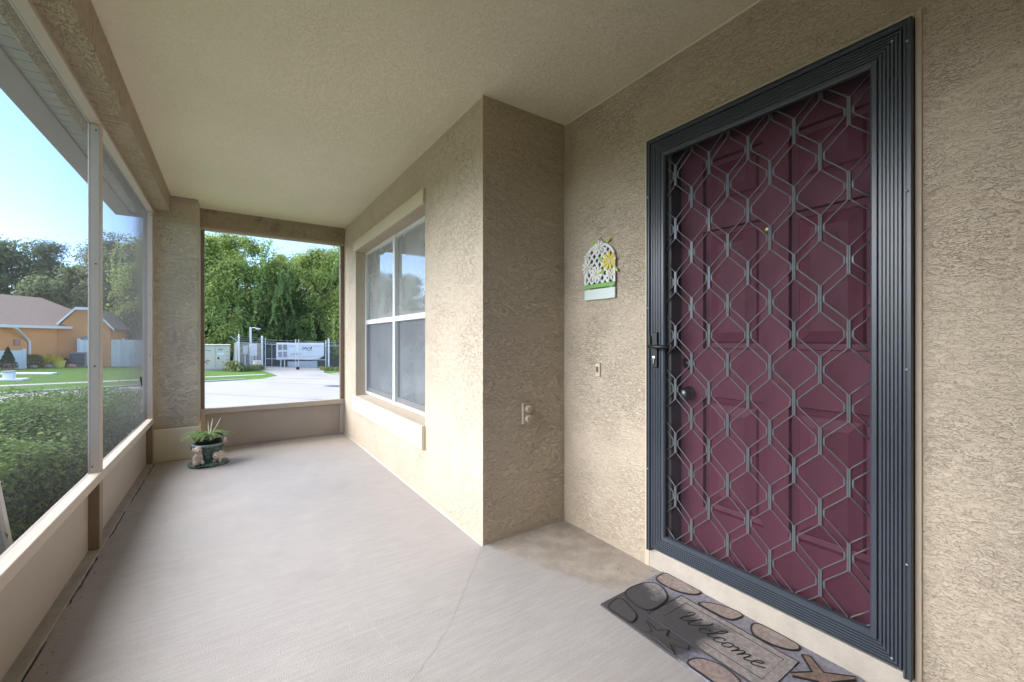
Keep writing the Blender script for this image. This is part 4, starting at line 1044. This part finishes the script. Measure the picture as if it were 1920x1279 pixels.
def gplate(name, t0, t1, z0_, z1_, mat, d=.006):
    return MB().add([gpt(t0,-d,z0_),gpt(t1,-d,z0_),gpt(t1,-d,z1_),gpt(t0,-d,z1_),gpt(t0,-.0005,z0_),gpt(t1,-.0005,z0_),gpt(t1,-.0005,z1_),gpt(t0,-.0005,z1_)],
                    [(0,1,2,3),(0,4,5,1),(1,5,6,2),(2,6,7,3),(3,7,4,0)]).build(name, mat, gn)
for t0 in (.12, .46):
    gplate('control_panel', t0, t0+.26, .36, .80, 'genmark', .02); gplate('louvre', t0, t0+.26, -.20, .22, 'midmark', .015)
gplate('seam', .02, GL-.04, -.20, -.185, 'midmark')
def scrib(mb, pts, w, f_):
    for a_, c_ in zip(pts[:-1], pts[1:]):
        v = Vector((c_[0]-a_[0], c_[1]-a_[1])); n2 = Vector((-v.y, v.x)).normalized()*w
        mb.add([f_(a_[0]+n2.x, a_[1]+n2.y), f_(c_[0]+n2.x, c_[1]+n2.y), f_(c_[0]-n2.x, c_[1]-n2.y), f_(a_[0]-n2.x, a_[1]-n2.y)], [(0,1,2,3)])
sm_ = MB(); gf_ = lambda a_, z_: gpt(a_, -.012, z_)
scrib(sm_, [(1.75,.42),(1.86,.55),(1.92,.40),(2.02,.58),(2.08,.42),(2.20,.56),(2.30,.44),(2.44,.60),(2.40,.38)], .022, gf_)
scrib(sm_, [(2.02,.32),(2.12,.38),(2.22,.28),(2.34,.36),(2.44,.30)], .018, gf_); scrib(sm_, [(1.72,.34),(1.88,.36)], .016, gf_)
for a_ in (2.62, 2.78, 2.95): scrib(sm_, [(a_,.62),(a_+.08,.66)], .018, gf_)
sm_.build('marking', 'darkmark', gn)
sm_ = MB(); scrib(sm_, [(.85,.60),(1.25,.60)], .016, gf_); scrib(sm_, [(.95,.05),(1.75,.04)], .020, gf_); scrib(sm_, [(1.0,-.03),(1.6,-.04)], .016, gf_); sm_.build('marking', 'midmark', gn)
lg = MB()
for t_ in (.3, .55): 
    a_ = gpt(t_, .1, 0); lg.tube([(a_[0],a_[1],-1.1),(a_[0],a_[1],-.40)], .04, 6)
a_ = gpt(.8, .2, 0); c_ = gpt(2.8, .9, 0); lg.box(a_[0], c_[0], a_[1], c_[1]+.3, -1.15, -.55)
lg.build('support', 'galv', gn)
# electric pole, meter box, bucket
ep = thing('utility_pole', 'slim grey pole with a small lamp inside the fence', 'pole', (1.25, 35.3, gz(1.25,35.3)))
z = gz(1.25, 35.3); MB().tube([(1.25,35.3,z-.05),(1.25,35.3,2.05)], .07, 8).build('shaft', 'galv', ep)
MB().tube([(1.25,35.3,1.98),(1.5,35.2,2.0),(1.75,35.2,1.95)], .03, 6).build('lamp_arm', 'galv', ep); MB().box(1.55,1.85,35.1,35.3,1.88,1.96).build('lamp_head', 'offwhite', ep, bevel=.02)
mbx = thing('meter_box', 'grey electric meter box on posts beside the slim pole', 'utility box', (1.2, 34.9, gz(1.2,34.9)))
MB().box(1.16,1.62,34.85,35.05,.0,.86).build('box', 'offwhite', mbx, bevel=.02); MB().box(.78,1.05,34.85,35.05,.20,.72).build('meter', 'galv', mbx, bevel=.02)
MB().tube([(.9,34.95,-.9),(.9,34.95,.25)], .04, 6).tube([(1.36,34.95,-.9),(1.36,34.95,.02)], .05, 6).tube([(1.55,34.95,-.9),(1.55,34.95,.02)], .03, 6).build('conduit', 'galv', mbx)
MB().box(.72,1.66,34.99,35.03,.12,.18).build('strut', 'galv', mbx)
bk = thing('white_bucket', 'white plastic bucket standing by the gate post', 'bucket', (1.6, 33.9, gz(1.6, 33.9)))
MB().lathe((1.6,33.9,gz(1.6,33.9)), [(.20,0),(.25,.50),(.27,.50),(.27,.56),(.24,.56)], 16).build('body', 'white', bk); MB().tube([(1.34,33.9,-.36),(1.40,33.75,-.55),(1.6,33.66,-.62),(1.8,33.75,-.55),(1.86,33.9,-.36)], .012, 5).build('handle', 'galv', bk)
# utility cabinet with sprayed letters
cb = thing('utility_cabinet', 'beige two door utility cabinet with red spray marks on the grass', 'utility cabinet', (-.7, 30.7, -.7))
MB().box(-1.62, .02, 30.50, 31.9, gz(-.7,30.7)+.03, .80).build('body', 'cabinet', cb, bevel=.03)
MB().box(-1.75, .14, 30.35, 32.0, gz(-.7,30.7)-.10, gz(-.7,30.7)+.04).build('base_pad', 'drive', cb, bevel=.02)
MB().box(-1.66, .06, 30.44, 31.95, .80, .86).build('lid', 'cabinet', cb, bevel=.02)
for xa, xb in ((-1.58, -.72), (-.69, -.02)): MB().box(xa, xb, 30.475, 30.499, gz(-.7,30.7)+.10, .76).build('cabinet_door', 'cabinet', cb, bevel=.008)
MB().box(-.60,-.52,30.45,30.474,-.02,.10).build('handle', 'darkmark', cb)
cf = lambda x_, z_: (x_, 30.470, z_)
sm_ = MB(); scrib(sm_, [(-1.36,.50),(-1.28,.56),(-1.20,.50),(-1.1,.54),(-1.0,.48),(-.92,.52)], .02, cf); sm_.build('marking', 'midmark', cb)
sm_ = MB(); scrib(sm_, [(-1.38,.02),(-1.30,.20),(-1.22,.02)], .022, cf); scrib(sm_, [(-1.40,-.14),(-1.28,-.06),(-1.16,-.16),(-1.08,-.05),(-.96,-.14)], .024, cf); scrib(sm_, [(-1.30,-.24),(-1.18,-.20),(-1.05,-.26)], .022, cf); sm_.build('spray_mark', 'redmark', cb)
sm_ = MB(); scrib(sm_, [(-.60,.30),(-.28,.30)], .07, cf); sm_.build('notice', 'offwhite', cb)
sm_ = MB(); scrib(sm_, [(-.56,.56),(-.34,.56)], .05, cf); sm_.build('label_plate', 'midmark', cb)
for x_, z_ in ((-.10,.42),(-.12,.18),(-.12,-.05)): MB().ball((x_,30.46,z_), .035, n=6, m=4).build('bolt', 'midmark', cb)
# weeds by the fence
N = 5200; wx = np.concatenate([rng.normal(.22, .17, 2000), rng.uniform(.3, 1.9, 1700), rng.uniform(5.2, 9.0, 1500)])
wy = np.concatenate([rng.normal(29.5, .3, 2000), 28.6 + 2.1*wx[2000:3700] + rng.normal(0, .5, 1700), 31.2 - .16*(wx[3700:]-5.8) + rng.normal(0, .4, 1500)])
hh = np.concatenate([rng.random(2000)**1.6*.55, rng.random(1700)*.28, rng.random(1500)*.22]); wz = np.array([gz(p_, q_) for p_, q_ in zip(wx, wy)]) + hh
tag(leaf_object('weeds', np.stack([wx, wy, wz], 1), rng.uniform(.10, .24, N), 'weed', None, .3, 0, 0, np.tile([0, 0, 1.0], (N, 1))), kind='stuff')
mh = MB().lathe((3.17, 16.8, gz(3.17,16.8)+.007), [(.36,0),(.36,.006),(.33,.008)], 24).build('manhole_cover', 'slat'); tag(mh, 'dark round manhole cover in the pale road', 'manhole cover')

# ------------------------------------------------------------------ orange house across the lawn
hs_ = thing('orange_house', 'orange stucco house with brown shingle roof across the lawn', 'house', (-8.4, 35.2, -.42))
A0 = Vector((-16.2, 23.7)); A1 = Vector((-8.37, 35.2)); ad = (A1 - A0).normalized(); an = Vector((-ad.y, ad.x)); AL = (A1 - A0).length
def hp_(t_, dpt, z): return (A0.x + ad.x*t_ + an.x*dpt, A0.y + ad.y*t_ + an.y*dpt, z)
b = MB(); zb, ze = -.9, 1.88
AE = AL + 3.2
b.add([hp_(0,0,zb), hp_(AE,0,zb), hp_(AE,6.6,zb), hp_(0,6.6,zb), hp_(0,0,ze), hp_(AE,0,ze), hp_(AE,6.6,ze), hp_(0,6.6,ze)], [(0,1,5,4),(1,2,6,5),(2,3,7,6),(3,0,4,7),(4,5,6,7)])
b.build('wall', 'orange', hs_)
WL, WR, WYf, WYb = -8.35, -6.1, 35.2, 41.0
wg = MB(); xm = (WL+WR)/2
pf = [(WL,zb),(WR,zb),(WR,1.9),(xm+.35,2.95),(xm-.35,2.95),(WL,1.9)]
wg.add([(x_, WYf, z_) for x_, z_ in pf] + [(x_, WYb, z_) for x_, z_ in pf], [tuple(range(6)), tuple(range(11,5,-1))] + [(i,(i+1)%6,6+(i+1)%6,6+i) for i in range(6)])
wg.build('gable_wall', 'orange', hs_)
# main hip roof
rz = 3.80
b = MB(); b.add([hp_(-.4,-.45,ze), hp_(AE+.3,-.45,ze+.0), hp_(AE+.3,7.0,ze), hp_(-.4,7.0,ze), hp_(3,3.2,rz), hp_(AL+2.0,3.2,rz)], [(0,1,5,4),(1,2,5),(2,3,4,5),(3,0,4),(3,2,1,0)])
b.build('roof', 'shingle', hs_)
b = MB(); o_ = .12
rp_ = [(WL-.22,1.80),(xm-.35,3.06),(xm+.35,3.06),(WR+.22,1.80)]
for (p_, q_) in zip(rp_[:-1], rp_[1:]):
    b.add([(p_[0],WYf-.2,p_[1]),(q_[0],WYf-.2,q_[1]),(q_[0],WYb,q_[1]),(p_[0],WYb,p_[1]),(p_[0],WYf-.2,p_[1]-.06),(q_[0],WYf-.2,q_[1]-.06),(q_[0],WYb,q_[1]-.06),(p_[0],WYb,p_[1]-.06)], [(0,1,2,3),(7,6,5,4),(0,4,5,1),(1,5,6,2),(2,6,7,3),(3,7,4,0)])
b.build('gable_roof', 'shingle', hs_)
b = MB()
for (p_, q_) in zip(rp_[:-1], rp_[1:]):
    b.add([(p_[0],WYf-.23,p_[1]-.14),(q_[0],WYf-.23,q_[1]-.14),(q_[0],WYf-.23,q_[1]+.02),(p_[0],WYf-.23,p_[1]+.02),(p_[0],WYf-.203,p_[1]-.14),(q_[0],WYf-.203,q_[1]-.14),(q_[0],WYf-.203,q_[1]+.02),(p_[0],WYf-.203,p_[1]+.02)], [(0,1,2,3),(7,6,5,4),(0,4,5,1),(1,5,6,2),(2,6,7,3),(3,7,4,0)])
b.build('rake_board', 'white', hs_)
b = MB(); b.add([hp_(-.4,-.58,ze-.10), hp_(AL+.3,-.58,ze-.10), hp_(AL+.3,-.46,ze-.10), hp_(-.4,-.46,ze-.10), hp_(-.4,-.58,ze+.04), hp_(AL+.3,-.58,ze+.04), hp_(AL+.3,-.46,ze+.04), hp_(-.4,-.46,ze+.04)], [(0,1,2,3),(4,5,6,7),(0,1,5,4),(1,2,6,5),(2,3,7,6),(3,0,4,7)])
b.build('gutter', 'white', hs_)
MB().tube([hp_(AL-2.55,-.52,ze-.1), hp_(AL-2.3,-.45,ze-.2), hp_(AL-1.55,-.08,1.15), hp_(AL-1.45,-.06,1.05), hp_(AL-1.45,-.06,-.35)], .055, 6).build('downspout', 'white', hs_)
for (t_, z_, w_, h_, mt_) in ((AL-3.6,1.30,.22,.16,'offwhite'),(AL-3.6,.95,.26,.10,'terracotta'),(AL-2.0,1.0,.14,.16,'terracotta')):
    MB().add([hp_(t_-w_,-.06,z_-h_), hp_(t_+w_,-.06,z_-h_), hp_(t_+w_,-.06,z_+h_), hp_(t_-w_,-.06,z_+h_), hp_(t_-w_,-.001,z_-h_), hp_(t_+w_,-.001,z_-h_), hp_(t_+w_,-.001,z_+h_), hp_(t_-w_,-.001,z_+h_)], [(0,1,2,3),(0,4,5,1),(1,5,6,2),(2,6,7,3),(3,7,4,0)]).build('wall_ornament', mt_, hs_)
MB().box(-7.28,-7.05,35.12,35.199,.75,1.35).build('vent_window', 'midmark', hs_); MB().tube([(-7.16,35.15,.75),(-7.16,35.15,-.2)], .04, 6).build('conduit', 'midmark', hs_)
# garage end of the house, mirrored in the window
gw = MB(); gw.box(0,0,0,0,0,0)
MB().add([hp_(1.0,-.03,-.5), hp_(4.2,-.03,-.5), hp_(4.2,-.03,1.5), hp_(1.0,-.03,1.5), hp_(1.0,-.001,-.5), hp_(4.2,-.001,-.5), hp_(4.2,-.001,1.5), hp_(1.0,-.001,1.5)], [(0,1,2,3),(0,4,5,1),(1,5,6,2),(2,6,7,3),(3,7,4,0)]).build('garage_door', 'white', hs_)
# white fences
wf = thing('white_fence', 'long white vinyl privacy fence right of the orange house', 'fence', (-4, 34.6, -.6))
def board_fence(par, p_, q_, z0a, z1, n_):
    bd = None; p_ = Vector(p_); q_ = Vector(q_); d_ = (q_-p_); L_ = d_.length; d_.normalize()
    w_ = L_/n_
    for k in range(n_):
        c_ = p_ + d_*(w_*(k+.5))
        if bd is None:
            m_ = MB(); hw = w_*.485; nn = Vector((-d_.y, d_.x))*.012
            cs = [c_-d_*hw-nn, c_+d_*hw-nn, c_+d_*hw+nn, c_-d_*hw+nn]
            m_.prism([(v.x, v.y) for v in cs], z0a, z1); bd = m_.build('board', 'white', par); c0 = c_
        else: inst(bd, (c_.x-c0.x, c_.y-c0.y, 0))
    for t_ in np.arange(0, 1.001, 1/max(1, round(L_/2.2))):
        c_ = p_ + d_*(L_*t_); MB().box(c_.x-.06, c_.x+.06, c_.y-.06, c_.y+.06, z0a-.2, z1+.08).build('post', 'white', par)
board_fence(wf, (-7.42, 34.95), (-3.7, 36.3), -.85, 1.14, 17)
lw = thing('white_fence', 'low white vinyl fence panel in front of the orange wall', 'fence', (-9.4, 31.5, -.3))
board_fence(lw, (-10.3, 31.2), (-8.72, 31.75), -.35, .60, 8)
# air conditioner, shrubs, pads
ac = thing('air_conditioner', 'grey outdoor air conditioner beside the orange gable wall', 'air conditioner', (-7.35, 34.6, -.5))
b = MB(); b.box(-7.66,-7.06,34.35,34.9,-.42,.36); b.build('case', 'acgrey', ac, bevel=.04); MB().box(-7.68,-7.04,34.33,34.92,.361,.40).build('lid', 'midmark', ac, bevel=.02)
b = MB()
for k in range(9): b.box(-7.66,-7.06,34.335,34.348,-.34+k*.075,-.30+k*.075)
b.build('grille', 'darkmark', ac)
MB().box(-7.75,-6.95,34.2,35.0,-.6,-.421).build('base_pad', 'drive', ac)
def shrub(name, label, cat, x, y, r_, h, mat, n_=1100, cone=False, leaf=.09):
    z = gz(x, y); t_ = thing(name, label, cat, (x, y, z)); q = rng.random(n_)**.8; a_ = rng.uniform(0, 6.283, n_)
    rad = (r_*(1-q)*1.0 if cone else r_*np.sqrt(np.clip(1-(2*q-1)**2*.9, 0, 1)))*(.65+.4*rng.random(n_))
    leaf_object('foliage', np.stack([x + rad*np.cos(a_), y + rad*np.sin(a_), z + .08 + h*q], 1), rng.uniform(leaf*.7, leaf*1.4, n_), mat, t_, .5, 0, .2)
    MB().tube([(x, y, z-.03), (x, y, z+h*.6)], [.03,.01], 6).build('stem', 'stem', t_); return t_
shrub('conifer_shrub', 'small pointed dark conifer in a pink pot by the low white fence', 'shrub', -8.95, 30.6, .36, 1.0, 'conifer', 1500, True, .1)
pt = MB().lathe((-8.95,30.6,gz(-8.95,30.6)+.004), [(.20,0),(.27,.26),(.30,.30),(.26,.30)], 14).build('flower_pot', 'terracotta'); tag(pt, 'pink terracotta pot under the small conifer', 'pot')
shrub('flowering_shrub', 'bright yellow flowering shrub at the orange house wall', 'shrub', -8.35, 34.0, .5, .62, 'yellowleaf')
shrub('garden_shrub', 'olive green shrub left of the yellow flowering shrub', 'shrub', -8.85, 33.2, .45, .62, 'shrubleaf')
shrub('garden_shrub', 'low olive shrub beside the downspout of the orange house', 'shrub', -9.2, 32.1, .34, .5, 'shrubleaf')
shrub('garden_shrub', 'small dark green shrub beside the air conditioner', 'shrub', -7.95, 34.5, .25, .4, 'underleaf')
yb = thing('yellow_tub', 'yellow tub standing on the lawn by the flowering shrub', 'tub', (-7.9, 33.5, gz(-7.9,33.5)))
MB().lathe((-7.9,33.5,gz(-7.9,33.5)+.005), [(.22,0),(.28,.36),(.30,.38),(.25,.37)], 14).build('body', 'yellowenamel', yb)
st0 = None
for k, (x_, y_, s_, lb) in enumerate(((-8.9,32.0,1.0,'pale edging stone by the downspout'),(-8.6,32.5,.8,'pale edging stone in front of the olive shrub'),(-8.2,33.1,.9,'pale edging stone left of the yellow tub'),(-7.5,33.9,1.1,'pale edging stone in front of the air conditioner'))):
    b = MB().ball((x_, y_, gz(x_,y_)+.06), .22*s_, .18*s_, .12*s_, 9, 6); tag(b.build('edging_stone', 'terracotta' if k == 3 else 'drive', smooth=True), lb, 'stone', 'stones edging the flower bed')
def pad(x_, y_, rx, ry, lb):
    b = MB(); p_ = [(x_-rx,y_-ry),(x_+rx,y_-ry),(x_+rx,y_+ry),(x_-rx,y_+ry)]
    b.add([(a_, c_, gz(a_,c_)-.04) for a_, c_ in p_] + [(a_, c_, gz(a_,c_)+.06) for a_, c_ in p_], [(0,1,2,3),(4,5,6,7),(0,1,5,4),(1,2,6,5),(2,3,7,6),(3,0,4,7)])
    tag(b.build('concrete_pad', 'offwhite', bevel=.02), lb, 'concrete pad')
pad(-6.5, 21.8, .55, .35, 'white concrete pad under the grey utility pedestal on the lawn'); pad(-7.0, 26.0, .75, .35, 'bare white concrete pad further back on the lawn')
ud = thing('utility_pedestal', 'short grey utility pedestal on a white pad in the lawn', 'utility box', (-6.33, 21.76, -.2))
MB().box(-6.46,-6.20,21.65,21.87,gz(-6.3,21.7)+.06,.02).build('case', 'offwhite', ud, bevel=.02); MB().box(-6.48,-6.18,21.63,21.89,.021,.06).build('cap', 'midmark', ud, bevel=.02)
